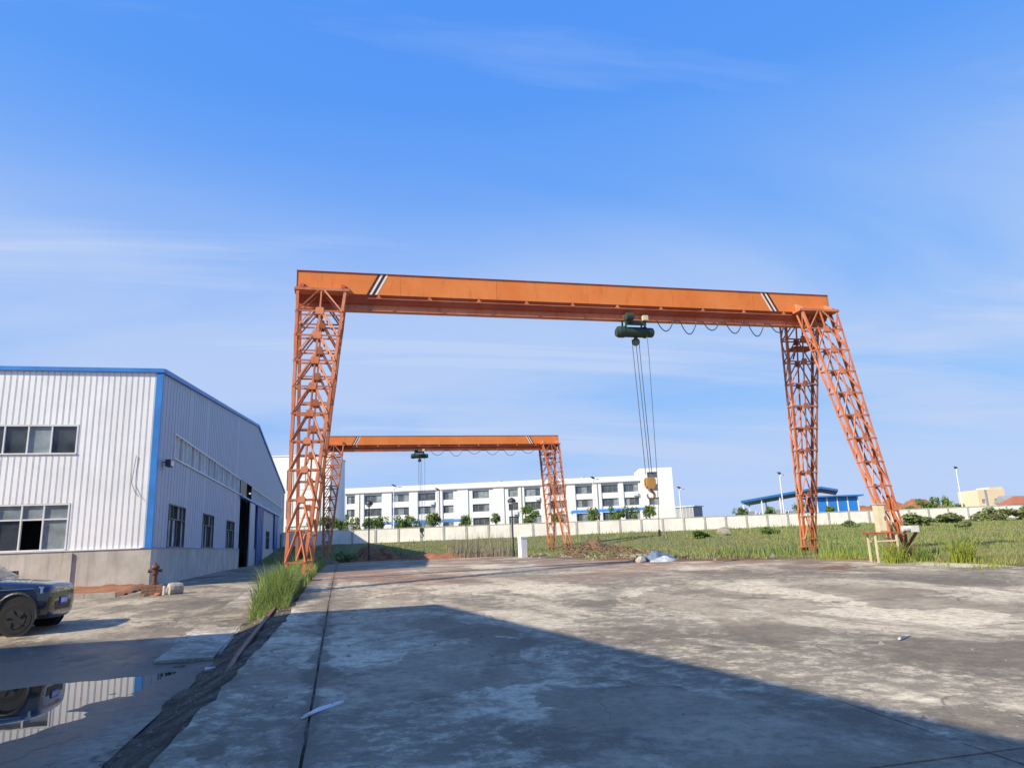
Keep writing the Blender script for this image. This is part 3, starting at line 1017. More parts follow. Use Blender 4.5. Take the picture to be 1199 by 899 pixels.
KU, KV = -7.83, 33.03
wh = empty('warehouse', (KU, KV, 0))
tag(wh, 'blue trimmed white metal warehouse with a concrete plinth on the left', 'warehouse')
GL, RID = 70.2, 36.5
EAVE, RZ_ = 9.55, 13.2
def gtop(s): return EAVE + (RZ_ - EAVE) * (s / RID if s < RID else (GL - s) / (GL - RID))
gfr = lambda s, o, z: (o, s, z)            # gable: runs along +Y, outside is +X
ffr = lambda s, o, z: (-s, -o, z)          # facade: runs along -X, outside is -Y
FL = 34.0
# openings
g_ops = [(2.85, 6.5, 2.05, 4.06), (11.3, 15.0, 2.05, 4.04), (20.1, 23.9, 2.02, 4.0), (3.1, 26.4, 6.12, 7.38), (26.4, 33.6, -1, 7.38),
         (34.2, 66.7, 6.12, 7.38), (37.0, 42.0, -1, 5.95), (47.0, 50.5, 1.95, 3.92), (55.0, 60.6, -1, 5.95), (65.3, 68.8, 1.95, 3.92)]
f_ops = [(3.05, 14.0, 5.98, 7.25), (3.1, 8.4, 2.05, 3.97), (11.5, 16.5, 2.05, 3.97), (18, 29, 5.98, 7.25), (19.5, 24.5, 2.05, 3.97)]
PL = 2.03
panels(wh, lambda s, o, z: gfr(s, o + 0.03, z), GL, PL, gtop, g_ops, 0.60, M['panel_shade_grey'], rib=0.014)
panels(wh, lambda s, o, z: ffr(s, o + 0.03, z), 16.31, PL, lambda s: EAVE, f_ops, 0.233, M['panel_white'], rib=0.010)
panels(wh, lambda s, o, z: ffr(s, o + 0.03, z), FL, PL, lambda s: EAVE, f_ops, 0.233, M['panel_white'], rib=0.010, each=False, s_from=16.31, name='wall_sheeting')
# plinth
pm = MB()
door_gaps = [(26.4, 33.6), (37.0, 42.0), (55.0, 60.6)]
last = 0.0
for a, b in door_gaps + [(GL, GL)]:
    pm.add([], [])
    pm.box(-0.24, 0.10, last if last else -0.10, a, -0.4, PL)
    last = b
pl = pm.build('plinth', M['plinth_cement'], wh)
MB().box(-FL, -0.241, -0.10, 0.24, -0.4, PL - 0.002).build('plinth', M['plinth_cement'], wh)
for s in (2.82, 11.2, 19.6):
    MB().box(-s - 0.30, -s, -0.17, -0.101, -0.4, PL - 0.08).build('pilaster', M['plinth_cement'], pl)
MB().box(-0.30, 0.135, -0.135, 26.4, PL + 0.001, PL + 0.035).build('sill', M['trim_blue'], pl)
MB().box(-FL, -0.301, -0.135, 0.2, PL + 0.001, PL + 0.035).build('sill', M['window_frame'], pl)
# trims
MB().box(-0.16, 0.09, -0.09, 0.14, PL + 0.036, EAVE).build('corner_trim', M['trim_blue'], wh)
MB().box(-FL, 0.14, -0.14, 0.10, EAVE + 0.001, EAVE + 0.17).build('eave_trim', M['trim_blue'], wh)
for s0, s1 in ((0.12, RID), (RID, GL)):
    MB().bar((0.07, s0, gtop(s0) + 0.10), (0.07, s1, gtop(s1) + 0.10), 0.16, 0.20).build('rake_trim', M['trim_blue'], wh)
# roof, back walls and interior
rf = MB()
for s0, s1 in ((-0.05, RID), (RID, GL)):
    z0, z1 = gtop(max(0, s0)) + 0.14, gtop(s1) + 0.14
    rf.add([(-FL, s0, z0), (0.0, s0, z0), (0.0, s1, z1), (-FL, s1, z1), (-FL, s0, z0 + 0.06), (0.0, s0, z0 + 0.06), (0.0, s1, z1 + 0.06), (-FL, s1, z1 + 0.06)],
           [(3, 2, 1, 0), (4, 5, 6, 7), (0, 1, 5, 4), (1, 2, 6, 5), (2, 3, 7, 6), (3, 0, 4, 7)])
rf.build('roof', M['roof_sheet'], wh)
bw = MB().box(-FL, -FL + 0.1, 0, GL, -0.4, EAVE).box(-FL, 0, GL - 0.1, GL, -0.4, EAVE)
bw.build('rear_wall', M['panel_shade_grey'], wh)
MB().box(-FL + 0.1, -0.25, 0.25, GL - 0.15, 0.30, 0.42).build('floor', M['plinth_cement'], wh)
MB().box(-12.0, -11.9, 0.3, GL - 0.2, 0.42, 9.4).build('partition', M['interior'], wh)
for s in (8.7, 17.5, 26.0, 34.0, 44.0, 52.5, 62.5):
    MB().box(-0.45, -0.26, s - 0.12, s + 0.12, 0.42, gtop(s) - 0.2).build('column', M['dark_frame'], wh)
for s in (20, 30, 40):
    MB().box(-11.6, -0.5, s - 0.1, s + 0.1, 8.2, 8.6).build('rafter', M['dark_frame'], wh)
# windows in the gable
for (a, b, c, d) in [g_ops[0], g_ops[1], g_ops[2], g_ops[7], g_ops[9]]:
    window(wh, gfr, a + 0.01, b - 0.01, c + 0.01, d - 0.01, [a + (b - a) * q for q in (0.25, 0.5, 0.75)], c + (d - c) * 0.66, frame='dark_frame', fw=0.06, rev=0.06,
           panes=['pane_light', 'pane_grey', 'pane_light', 'pane_dark', 'pane_dark', 'pane_light', 'pane_light', 'pane_grey'])
for a, b in ((3.1, 26.4), (34.2, 66.7)):
    n = int((b - a) / 0.95)
    window(wh, gfr, a + 0.01, b - 0.01, 6.13, 7.37, [a + (b - a) * i / n for i in range(1, n)], None, frame='window_frame', fw=0.07, rev=0.07,
           panes=['pane_light', 'pane_grey', 'pane_light', 'pane_light', 'pane_grey'])
window(wh, ffr, 3.06, 13.99, 5.99, 7.24, [4.05 + 0.873 * i for i in range(12)], None, fw=0.06, panes=['pane_dark', 'pane_grey', 'pane_dark'])
window(wh, ffr, 3.11, 8.39, 2.075, 3.96, [4.05, 4.85, 5.75, 6.6, 7.5], 3.33, fw=0.06, panes=['pane_grey', 'pane_grey', None, 'pane_grey', 'pane_dark', 'pane_grey', None, 'pane_grey', 'pane_grey', 'pane_grey', None, 'pane_grey'])
window(wh, ffr, 11.51, 16.49, 2.075, 3.96, [12.7, 13.9, 15.1], 3.33, fw=0.06, pane='pane_grey')
# bay: header, sliding doors
MB().box(-0.10, 0.10, 26.4, 33.6, 5.95, 6.20).build('bay_header', M['panel_shade_grey'], wh)
MB().box(-0.02, 0.06, 26.3, 29.8, 6.2, 7.36).build('bay_louvre', M['dark_frame'], wh)
MB().box(0.13, 0.21, 31.6, 34.9, 0.35, 5.9).build('sliding_door', M['panel_shade_grey'], wh)
dr = MB().box(0.12, 0.20, 37.0, 42.1, 0.40, 5.9).build('sliding_door', M['door_blue'], wh)
for i in range(5):
    MB().box(0.201, 0.235, 37.1 + i * 1.2, 37.22 + i * 1.2, 0.45, 5.85).build('door_rib', M['door_blue'], dr)
MB().box(0.12, 0.20, 55.0, 58.0, 0.45, 5.9).build('sliding_door', M['door_blue'], wh)
MB().box(0.10, 0.26, 26.0, 61.5, 5.96, 6.08).build('door_track', M['trim_blue'], wh)
# flood light near the corner
fl = MB().bar((0.06, 1.15, 5.75), (0.30, 1.15, 5.80), 0.05, 0.05).bar((0.30, 0.85, 5.70), (0.30, 1.45, 5.70), 0.22, 0.30).build('floodlight', M['lamp_black'], wh)
MB().bar((0.43, 0.88, 5.69), (0.43, 1.42, 5.69), 0.02, 0.24).build('lamp_lens', M['lamp_lens'], fl)
# thin bent conduit on the facade
MB().tube([(-0.74, -0.075, 5.9), (-0.80, -0.075, 5.3), (-0.84, -0.10, 4.75), (-0.70, -0.12, 4.4), (-0.50, -0.12, 4.15)], 0.013, 5).build('loose_conduit', M['dark_frame'], wh)

# goods standing in the open bay
for (y, x, z, sx, sy, sz, lb) in ((29.0, -2.6, 0.42, 1.6, 1.3, 1.15, 'pale wrapped pallet of goods standing inside the open warehouse bay'), (30.9, -3.6, 0.42, 1.5, 1.5, 0.85, 'low pale pallet of goods deeper inside the warehouse bay')):
    b = empty('pallet_of_goods', (KU + x, KV + y, z))
    tag(b, lb, 'pallet', 'pallets inside the warehouse bay')
    MB().box(-sx / 2, sx / 2, -sy / 2, sy / 2, 0.14, 0.14 + sz).build('load', M['litter_white'], b)
    for i in (-1, 0, 1):
        MB().box(-sx / 2, sx / 2, i * sy * 0.42 - 0.06, i * sy * 0.42 + 0.06, 0.0, 0.139).build('pallet_board', M['bark'], b)

# --- the twin hall on the near left whose shadow lies across the yard
tw = empty('neighbour_hall', (-9.96, 12.24, 0))
tag(tw, 'metal hall left of the camera whose shadow covers the foreground', 'warehouse')
TG, TR, TE, TZ = 52.0, 26.0, 9.5, 13.4
def ttop(s): return TE + (TZ - TE) * (s / TR if s < TR else (TG - s) / (TG - TR))
tg = lambda s, o, z: (o, -s, z)
tf = lambda s, o, z: (-s, o, z)
t_ops = [(3 + i * 8.6, 6.6 + i * 8.6, 2.05, 4.0) for i in range(5)]
panels(tw, tg, TG, PL, ttop, t_ops, 0.6, M['panel_shade_grey'], each=False)
panels(tw, tf, 40, PL, lambda s: TE, [], 0.6, M['panel_shade_grey'], each=False)
for a, b, c, d in t_ops:
    window(tw, tg, a, b, c, d, [a + 0.9, a + 1.8, a + 2.7], 3.3, pane='pane_grey', fw=0.06)
MB().box(-0.24, 0.10, -TG, 0.1, -0.8, PL - 0.002).box(-40, -0.241, -0.2, 0.10, -0.8, PL - 0.002).build('plinth', M['plinth_cement'], tw)
rf = MB()
for s0, s1 in ((0.0, TR), (TR, TG)):
    z0, z1 = ttop(s0) + 0.02, ttop(s1) + 0.02
    rf.add([(-40, -s0, z0), (0.02, -s0, z0), (0.02, -s1, z1), (-40, -s1, z1), (-40, -s0, z0 + 0.06), (0.02, -s0, z0 + 0.06), (0.02, -s1, z1 + 0.06), (-40, -s1, z1 + 0.06)],
           [(0, 1, 2, 3), (7, 6, 5, 4), (4, 5, 1, 0), (5, 6, 2, 1), (6, 7, 3, 2), (7, 4, 0, 3)])
rf.build('roof', M['roof_sheet'], tw)
MB().box(-40, -39.9, -TG, 0, -0.8, TE).box(-40, 0, -TG, -TG + 0.1, -0.8, TE).build('rear_wall', M['panel_shade_grey'], tw)
MB().box(-0.10, 0.09, -0.10, 0.09, PL, TE + 0.02).build('corner_trim', M['trim_blue'], tw)

# ------------------------------------------------------------------ far side: wall, buildings, lamps
wl = empty('perimeter_wall', (-7.6, wall_v(-7.6), 2.30), math.atan2(-0.1419, 1.0))
tag(wl, 'long white plastered perimeter wall with grey posts across the field', 'wall')
SP = 3.0
for i in range(36):
    x = i * SP
    MB().box(x + 0.14, x + SP - 0.14, -0.07, 0.07, -0.6, 1.80 + random.uniform(-0.012, 0.012)).build('wall_panel', M['wall_white'], wl)
    MB().box(x + 0.10, x + SP - 0.10, -0.11, 0.11, 1.815, 1.90).build('coping', M['wall_post'], wl)
for i in range(37):
    x = i * SP
    MB().box(x - 0.139, x + 0.139, -0.13, 0.13, -0.6, 1.81).build('post', M['wall_post'], wl)


def open_wall(parent, fr, L_, z0, z1, ops, depth, mat, name='wall'):
    xs = sorted(set([0, L_] + [o[k] for o in ops for k in (0, 1)]))
    mb = MB()
    for a, b in zip(xs[:-1], xs[1:]):
        for lo, hi in spans(z0, z1, (a + b) / 2, ops):
            mb.add([fr(a, 0, lo), fr(b, 0, lo), fr(b, 0, hi), fr(a, 0, hi)], [(0, 1, 2, 3)])
    for a, b, c, d in ops:
        mb.add([fr(a, 0, c), fr(b, 0, c), fr(b, 0, d), fr(a, 0, d), fr(a, -depth, c), fr(b, -depth, c), fr(b, -depth, d), fr(a, -depth, d)],
               [(0, 4, 5, 1), (1, 5, 6, 2), (2, 6, 7, 3), (3, 7, 4, 0)])
    return mb.build(name, mat, parent)


def far_window(parent, fr, a, b, c, d, n, depth=0.22, fw=0.07, panes=('pane_far', 'pane_grey', 'pane_far')):
    f = MB()
    def bx(a, b, c, d):
        vs = [fr(a, -depth - 0.06, c), fr(b, -depth - 0.06, c), fr(b, -depth - 0.06, d), fr(a, -depth - 0.06, d), fr(a, -depth + 0.05, c), fr(b, -depth + 0.05, c), fr(b, -depth + 0.05, d), fr(a, -depth + 0.05, d)]
        f.add(vs, [(0, 1, 2, 3), (7, 6, 5, 4), (4, 5, 1, 0), (5, 6, 2, 1), (6, 7, 3, 2), (7, 4, 0, 3)])
    bx(a, b, c, c + fw); bx(a, b, d - fw, d)
    xs = [a + (b - a) * i / n for i in range(n + 1)]
    for i, x in enumerate(xs):
        s = fw if i in (0, n) else fw * 0.7
        x0_ = min(max(x - s / 2, a), b - s)
        bx(x0_, x0_ + s, c + fw, d - fw)
    w_ = f.build('window', M['far_grey'], parent)
    for i in range(n):
        MB().add([fr(xs[i], -depth, c), fr(xs[i + 1], -depth, c), fr(xs[i + 1], -depth, d), fr(xs[i], -depth, d)], [(0, 1, 2, 3)]).build('pane', M[random.choice(panes)], w_)
    return w_


lb = empty('office_block', (0.56, 135.71, 2.3), R(-16.98))
tag(lb, 'long white three storey factory block with rows of dark windows behind the wall', 'building')
ffar = lambda s, o, z: (s, -o, z)
cols_ = [(-0.1 + 0.3, 1.72, 2), (3.55, 6.74, 3), (8.72, 11.81, 3), (13.55, 16.7, 3), (18.12, 20.0, 2), (23.52, 26.57, 3), (30.08, 31.85, 2), (33.09, 35.94, 3), (37.72, 40.64, 3), (42.33, 45.31, 3), (47.02, 49.96, 3), (51.0, 53.6, 3)]
rows_ = [(7.50, 8.93), (5.10, 6.50), (2.6, 4.05), (0.9, 2.0)]
ops = [(a, b, c, d) for a, b, _ in cols_ for c, d in rows_] + [(20.94, 21.97, 6.30, 7.10), (20.94, 21.97, 4.55, 5.38)]
open_wall(lb, ffar, 54.0, -0.5, 9.25, ops, 0.22, M['far_white'])
for a, b, n in cols_:
    for c, d in rows_:
        far_window(lb, ffar, a, b, c, d, n)
far_window(lb, ffar, 20.94, 21.97, 6.30, 7.10, 1)
far_window(lb, ffar, 20.94, 21.97, 4.55, 5.38, 1)
MB().box(-0.2, 54.0, -0.28, 0.4, 9.251, 9.42).build('cornice', M['far_grey'], lb)
MB().box(-0.1, 54.0, -0.12, 18.0, 9.421, 10.36).build('parapet', M['far_white'], lb)
MB().box(0, 54.0, 0.23, 18.0, -0.5, 9.25).build('core', M['far_grey'], lb)
MB().box(-0.02, 0.0, 0.0, 18.0, -0.5, 9.25).build('end_wall', M['far_white'], lb)
for i_, (a, b, n) in enumerate(cols_):
    for j_, (c, d) in enumerate(rows_[:3]):
        if (i_ * 7 + j_ * 3) % 4 == 1:
            MB().box(b - 0.95, b - 0.15, -0.40, -0.002, c - 0.75, c - 0.18).build('air_conditioner', M['far_blue_grey'], lb)
prev = None
for a, b, n in cols_:
    if prev is not None and a - prev > 0.9:
        m_ = (a + prev) / 2
        h_ = min(0.95, (a - prev) / 2 - 0.12)
        MB().box(m_ - h_, m_ + h_, -0.16, -0.001, -0.5, 9.25).build('pilaster', M['far_white'], lb)
    prev = b
for s in (2.62, 17.4, 32.45, 46.2):
    MB().box(s - 0.06, s + 0.06, -0.26, -0.161, -0.5, 9.25).build('downpipe', M['far_grey'], lb)
t_ops_ = [(55.3, 57.1, 9.8, 10.85), (55.3, 57.1, 7.45, 8.66), (55.3, 57.1, 5.0, 6.3)]
open_wall(lb, lambda s, o, z: (54.0 + s, -o - 0.3, z), 5.75, -0.5, 11.55, [(a - 54, b - 54, c, d) for a, b, c, d in t_ops_], 0.22, M['far_white'], 'stair_tower')
for a, b, c, d in t_ops_:
    far_window(lb, lambda s, o, z: (s, -o - 0.3, z), a, b, c, d, 2)
MB().add([(54.0, -0.299, -0.5), (54.0, 9, -0.5), (54.0, 9, 11.55), (54.0, -0.299, 11.55), (59.75, -0.299, -0.5), (59.75, 9, -0.5), (59.75, 9, 11.55), (59.75, -0.299, 11.55)],
         [(3, 2, 1, 0), (4, 5, 6, 7), (2, 6, 5, 1), (3, 7, 6, 2)]).build('tower_sides', M['far_white'], lb)
MB().box(54.1, 59.6, -0.05, 8.9, -0.5, 11.45).build('tower_core', M['far_grey'], lb)
for s in (36, 44, 28.0):
    MB().lathe([(0.35, 0), (0.35, 0.5), (0.5, 0.55), (0.3, 0.9), (0.02, 0.95)], (s, 8, 10.36), 'z', 10).build('roof_ventilator', M['far_grey'], lb)

bb = empty('tall_block', (-2.57, 152.4, 2.46), R(-13.6))
bb.scale = (1.25, 1.25, 1.25)
tag(bb, 'taller white block seen through the left legs of the cranes', 'building')
bops = [(3.2 + i * 6.4, 7.2 + i * 6.4, c, d) for i in range(4) for c, d in ((9.2, 12.6), (4.6, 7.6), (1.0, 3.4))]
open_wall(bb, lambda s, o, z: (-s, -o, z), 34, -0.5, 14.9, bops, 0.15, M['far_white'])
for a, b, c, d in bops:
    far_window(bb, lambda s, o, z: (-s, -o, z), a, b, c, d, 4, depth=0.15, fw=0.12, panes=('pane_pale',)) if False else far_window(bb, lambda s, o, z: (-s, -o, z), a, b, c, d, 4, depth=0.15, fw=0.12, panes=('litter_white', 'far_blue_grey'))
MB().add([(0, 0, -0.5), (0, 10.2, -0.5), (0, 10.2, 14.9), (0, 0, 14.9)], [(0, 1, 2, 3)]).build('side_wall', M['far_white'], bb)
MB().box(-34, -0.02, 0.3, 10.2, -0.5, 14.8).build('core', M['far_white'], bb)
MB().box(-34.1, 0.1, -0.1, 10.3, 14.901, 15.1).build('roof_edge', M['far_white'], bb)
MB().box(-1.7, -1.55, -0.16, -0.001, -0.5, 13.0).build('downpipe', M['far_grey'], bb)


def canopy(name, p0, p1, z, depth, label, mat='canopy_blue', drop=0.5, zg=2.3):
    L_ = math.hypot(p1[0] - p0[0], p1[1] - p0[1])
    c = empty(name, (p0[0], p0[1], zg), math.atan2(p1[1] - p0[1], p1[0] - p0[0]))
    tag(c, label, 'canopy', 'blue canopies behind the wall')
    h = z - zg
    MB().add([(0, 0, h - drop), (L_, 0, h - drop), (L_, depth, h), (0, depth, h), (0, 0, h - drop + 0.14), (L_, 0, h - drop + 0.14), (L_, depth, h + 0.14), (0, depth, h + 0.14)],
             [(3, 2, 1, 0), (4, 5, 6, 7), (0, 1, 5, 4), (1, 2, 6, 5), (2, 3, 7, 6), (3, 0, 4, 7)]).build('roof', M[mat], c)
    n = max(2, int(L_ / 4) + 1)
    for i in range(n):
        x = 0.3 + (L_ - 0.6) * i / (n - 1)
        for y, hh in ((0.3, h - drop), (depth - 0.3, h - 0.03)):
            MB().box(x - 0.07, x + 0.07, y - 0.07, y + 0.07, -0.2, hh).build('post', M['lamp_white'], c)
    return c


canopy('parking_canopy', (4.24, 127.6), (20.6, 122.0), 6.05, 4.2, 'blue roofed canopy in front of the left half of the factory block')
canopy('parking_canopy', (36.0, 111.6), (48.0, 106.6), 6.45, 4.2, 'turquoise blue canopy in front of the right end of the factory block', 'sheet_blue')

# open blue roofed shed with a blue clad store at the right
sh = empty('open_shed', (62.5, 104.2, 2.3), math.atan2(-3.0, 12.8))
tag(sh, 'open shed with a rising dark blue roof behind the wall', 'shed')
def shed_roof(x0_, z0_, x1_, z1_, dep=13.0, shf=5.4, th=0.34):
    p = [(x0_, 0, z0_), (x1_, 0, z1_), (x1_ + shf, dep, z1_), (x0_ + shf, dep, z0_)]
    MB().add(p + [(a, b, c + th) for a, b, c in p], [(3, 2, 1, 0), (4, 5, 6, 7), (0, 1, 5, 4), (1, 2, 6, 5), (2, 3, 7, 6), (3, 0, 4, 7)]).build('roof', M['canopy_blue'], sh)


shed_roof(0, 4.2, 13.2, 6.0)
shed_roof(13.21, 5.99, 15.9, 5.45)
for x in (0.3, 3.3, 6.3, 9.3, 12.3):
    for y in (0.3, 12.6):
        xo = y * 0.41
        MB().box(x + xo - 0.08, x + xo + 0.08, y - 0.08, y + 0.08, -0.3, 4.19 + 0.136 * x).build('post', M['lamp_white'], sh)
bs_ = empty('blue_store', (74.4, 101.4, 2.3), math.atan2(-1.5, 6.2))
tag(bs_, 'bright blue clad store with white columns right of the open shed', 'shed')
MB().box(0, 6.6, 0.06, 5, 0.0, 1.9).build('base_wall', M['far_white'], bs_)
for i in range(4):
    MB().box(i * 1.65 + 0.1, i * 1.65 + 1.55, 0.0, 4.9, 1.901, 4.55).build('cladding', M['sheet_blue'], bs_)
for i in range(5):
    MB().box(i * 1.65 - 0.09, i * 1.65 + 0.09, -0.05, 0.25, 0.0, 4.55).build('column', M['lamp_white'], bs_)
MB().box(-0.5, 7.4, -0.6, 5.5, 4.56, 4.78).build('roof', M['canopy_blue'], bs_)
for i, (x, y, sx, h) in enumerate(((64.2, 105.2, 2.0, 2.9), (66.6, 104.6, 1.8, 2.6), (68.9, 104.1, 1.9, 3.0), (71.2, 103.6, 1.7, 2.7))):
    c = empty('stacked_cage', (x, y, 2.3), -0.23)
    tag(c, ['grey storage cage at the low end of the open shed', 'grey storage cage second from the low end of the open shed', 'grey storage cage third from the low end of the open shed', 'grey storage cage nearest the blue store under the shed roof'][i], 'cage', 'storage cages under the shed')
    for z in range(3):
        MB().box(-sx / 2, sx / 2, -0.6, 0.6, z * h / 3 + 0.06, (z + 1) * h / 3 - 0.08).build('cage_load', M['far_grey'], c)
    for a in (-1, 1):
        MB().box(a * sx / 2 - 0.05, a * sx / 2 + 0.05, -0.7, -0.62, 0, h).build('post', M['lamp_white'], c)
gs = empty('mesh_shed', (54.9, 112.3, 2.3), -0.95)
tag(gs, 'small grey mesh sided shed right of the factory block', 'shed')
MB().box(0, 3.4, 0, 3, 0, 4.1).build('wall', M['far_grey'], gs)
MB().box(-0.15, 3.6, -0.2, 3.2, 4.101, 4.25).build('roof', M['far_blue_grey'], gs)
for i in range(6):
    MB().box(0.1 + i * 0.62, 0.16 + i * 0.62, -0.06, -0.001, 0, 4.1).build('mesh_post', M['far_blue_grey'], gs)

cb = empty('cream_building', (223.4, 213.3, 2.4), R(-13.8))
tag(cb, 'distant cream flat roofed building on the right skyline', 'building')
open_wall(cb, ffar, 9.5, -1, 11.4, [(1.0, 2.2, 6.5, 8.0), (5.5, 6.9, 6.5, 8.0)], 0.2, M['far_cream'])
far_window(cb, ffar, 1.0, 2.2, 6.5, 8.0, 1)
far_window(cb, ffar, 5.5, 6.9, 6.5, 8.0, 1)
MB().box(0, 9.5, 0.25, 12, -1, 11.4).build('core', M['far_cream'], cb)
MB().box(4.6, 9.4, 0.5, 8, 11.401, 12.2).build('roof_hut', M['far_cream'], cb)
MB().box(2.2, 2.8, -0.25, -0.001, -1, 11.3).build('downpipe', M['far_grey'], cb)
g2 = empty('grey_roofed_house', (206.0, 186.6, 2.4), R(-13.8))
tag(g2, 'low grey roofed house right of the distant cream building', 'house')
MB().box(0, 5, 0, 6, -1, 5.6).build('wall', M['far_blue_grey'], g2)
MB().prism([(-0.4, 5.601), (6.4, 5.601), (3, 7.9)], 'x', -0.3, 5.3).build('roof', M['far_grey'], g2)
g3 = empty('red_roofed_house', (180.2, 162.0, 2.4), R(-13.8))
tag(g3, 'red tiled hip roof at the right edge of the skyline', 'house')
MB().box(0, 8, 0, 6, -1, 4.2).build('wall', M['far_cream'], g3)
MB().add([(-0.5, -0.5, 4.21), (8.5, -0.5, 4.21), (8.5, 6.5, 4.21), (-0.5, 6.5, 4.21), (3, 3, 6.6), (6, 3, 6.6)], [(0, 1, 5, 4), (1, 2, 5), (2, 3, 4, 5), (3, 0, 4), (3, 2, 1, 0)]).build('roof', M['brick_red'], g3)


def heap(name, c, rx, ry, h, mat, label, cat, kind=None, n=44, rough=0.35, seed=0.0, zoff=None, rz=0.0, group=None):
    V2, F2 = [], []
    m_ = 16
    cr, sr = math.cos(rz), math.sin(rz)
    for j in range(m_ + 1):
        r_ = j / m_
        for i in range(n):
            a = 2 * math.pi * i / n
            wob = 1 + 0.28 * nse(math.cos(a) * 1.2 + seed, math.sin(a) * 1.2, 1.0, seed)
            lx, ly = rx * r_ * wob * math.cos(a), ry * r_ * wob * math.sin(a)
            x, y = lx * cr - ly * sr, lx * sr + ly * cr
            z = h * (math.cos(r_ * math.pi) * 0.5 + 0.5) * (1 + rough * 1.2 * nse(x + seed, y, 1.6 / max(0.6, h) * 0.6, seed + 1)) + rough * 0.18 * h * nse(x, y + seed, 5.0 / max(0.6, h), 3)
            zz = ground_z(c[0] + x, c[1] + y) if zoff is None else zoff
            V2.append((x, y, zz - c[2] + z - 0.05 - 0.10 * (r_ > 0.97)))
    for j in range(m_):
        for i in range(n):
            a, b = j * n + i, j * n + (i + 1) % n
            F2.append((a, a + n, b + n, b))
    o = MB().add(V2, F2).build(name, M[mat], None, c, smooth=True)
    return tag(o, label, cat, group, kind)


heap('earth_mound', (136, 152, 2.4), 26, 9, 5.2, 'red_soil', 'long low red earth bank on the skyline beyond the right end of the wall', None, 'structure', zoff=2.4, rough=0.3, seed=3, rz=-0.24)
heap('earth_mound', (103, 125, 2.4), 15, 6, 3.6, 'red_soil', 'reddish earth bank above the wall beside the blue store', None, 'structure', zoff=2.4, rough=0.35, seed=8, rz=-0.24)
heap('soil_mound', (2.7, 63.2, 0.6), 4.2, 2.8, 0.95, 'red_soil', 'reddish brown soil heap with dead branches beside the left black lamp post', 'mound', seed=1, rough=0.7)
heap('soil_mound', (8.0, 58.5, 0.6), 5.2, 1.8, 0.55, 'red_soil', 'low bank of red soil along the far edge of the yard', 'mound', seed=5)
heap('soil_mound', (17.0, 47.2, 0.6), 2.6, 1.6, 0.85, 'brown_soil', 'heap of brown soil and brushwood in the grass right of the white post', 'mound', seed=7)
heap('soil_mound', (15.8, 20.9, 0.35), 1.15, 0.55, 0.16, 'brown_soil', 'flat dark patch of dumped soil on the yard near the right crane legs', 'mound', seed=9, zoff=yz(20.9))
heap('soil_mound', (-1.3, 57.0, 0.6), 1.6, 4.0, 0.55, 'brown_soil', 'dark earth bank at the foot of the far crane left leg', 'mound', seed=12)
hp = heap('tarpaulin_heap', (13.9, 30.9, 0.58), 1.35, 0.75, 0.46, 'tarp_blue', 'crumpled blue and pale tarpaulin heap at the edge of the yard', 'tarpaulin', seed=21, rough=0.42, rz=0.2)
heap('tarp_fold', (0, 0, 0), 0.62, 0.42, 0.17, 'tarp_pale', None, None, seed=23, zoff=0.1, rough=0.45).parent = hp
bpy.data.objects['tarp_fold'].location = (0.15, -0.62, 0.02)
p2 = heap('tarp_fold', (0, 0, 0), 0.55, 0.30, 0.22, 'stripe_black', None, None, seed=29, zoff=0.1, rough=0.5)
p2.parent = hp
p2.location = (-0.85, -0.35, 0.0)


def solar_lamp(u, v, top, label, zg=2.3, rz=0.6):
    h = top - zg
    o = empty('street_lamp', (u, v, zg), rz)
    tag(o, label, 'street lamp', 'white street lamps behind the wall')
    MB().tube([(0, 0, -0.3), (0, 0, h * 0.5), (0, 0, h - 0.5)], [0.11, 0.085, 0.06], 8).build('pole', M['lamp_white'], o)
    MB().tube([(0, 0, h - 0.8), (0.35, 0, h - 0.35), (0.9, 0, h - 0.25)], 0.05, 6).build('arm', M['lamp_white'], o)
    MB().box(0.7, 1.5, -0.14, 0.14, h - 0.29, h - 0.19).build('lamp_head', M['lamp_white'], o)
    MB().bar((-0.30, 0, h + 0.12), (0.40, 0, h - 0.18), 0.5, 0.04).build('solar_panel', M['pane_dark'], o)
    return o


for a in ((7.79, 113.4, 11.2, 'white street lamp in front of the left part of the factory block'),
          (14.8, 114.75, 10.6, 'white street lamp under the far crane girder, right of its hoist'),
          (37.5, 104.1, 11.0, 'white street lamp right of the far crane legs'),
          (53.9, 108.3, 9.5, 'white street lamp just right of the factory stair tower'),
          (66.6, 99.0, 10.7, 'white street lamp in front of the open blue shed'),
          (104.4, 103.3, 11.5, 'lone white street lamp at the far right above the wall')):
    solar_lamp(*a)


def garden_lamp(u, v, top, zg, label):
    h = top - zg
    o = empty('garden_lamp', (u, v, zg))
    tag(o, label, 'lamp post', 'black lamp posts at the far edge of the yard')
    MB().tube([(0, 0, -0.1), (0, 0, 0.5), (0, 0, 0.52), (0, 0, h - 0.55)], [0.10, 0.10, 0.06, 0.05], 8).build('pole', M['lamp_black'], o)
    MB().lathe([(0.08, h - 0.56), (0.20, h - 0.48), (0.28, h - 0.36)], (0, 0, 0), 'z', 14).build('bowl', M['lamp_lens'], o)
    MB().lathe([(0.30, h - 0.359), (0.34, h - 0.30), (0.28, h - 0.15), (0.12, h - 0.04), (0.02, h)], (0, 0, 0), 'z', 14).build('cap', M['lamp_black'], o)


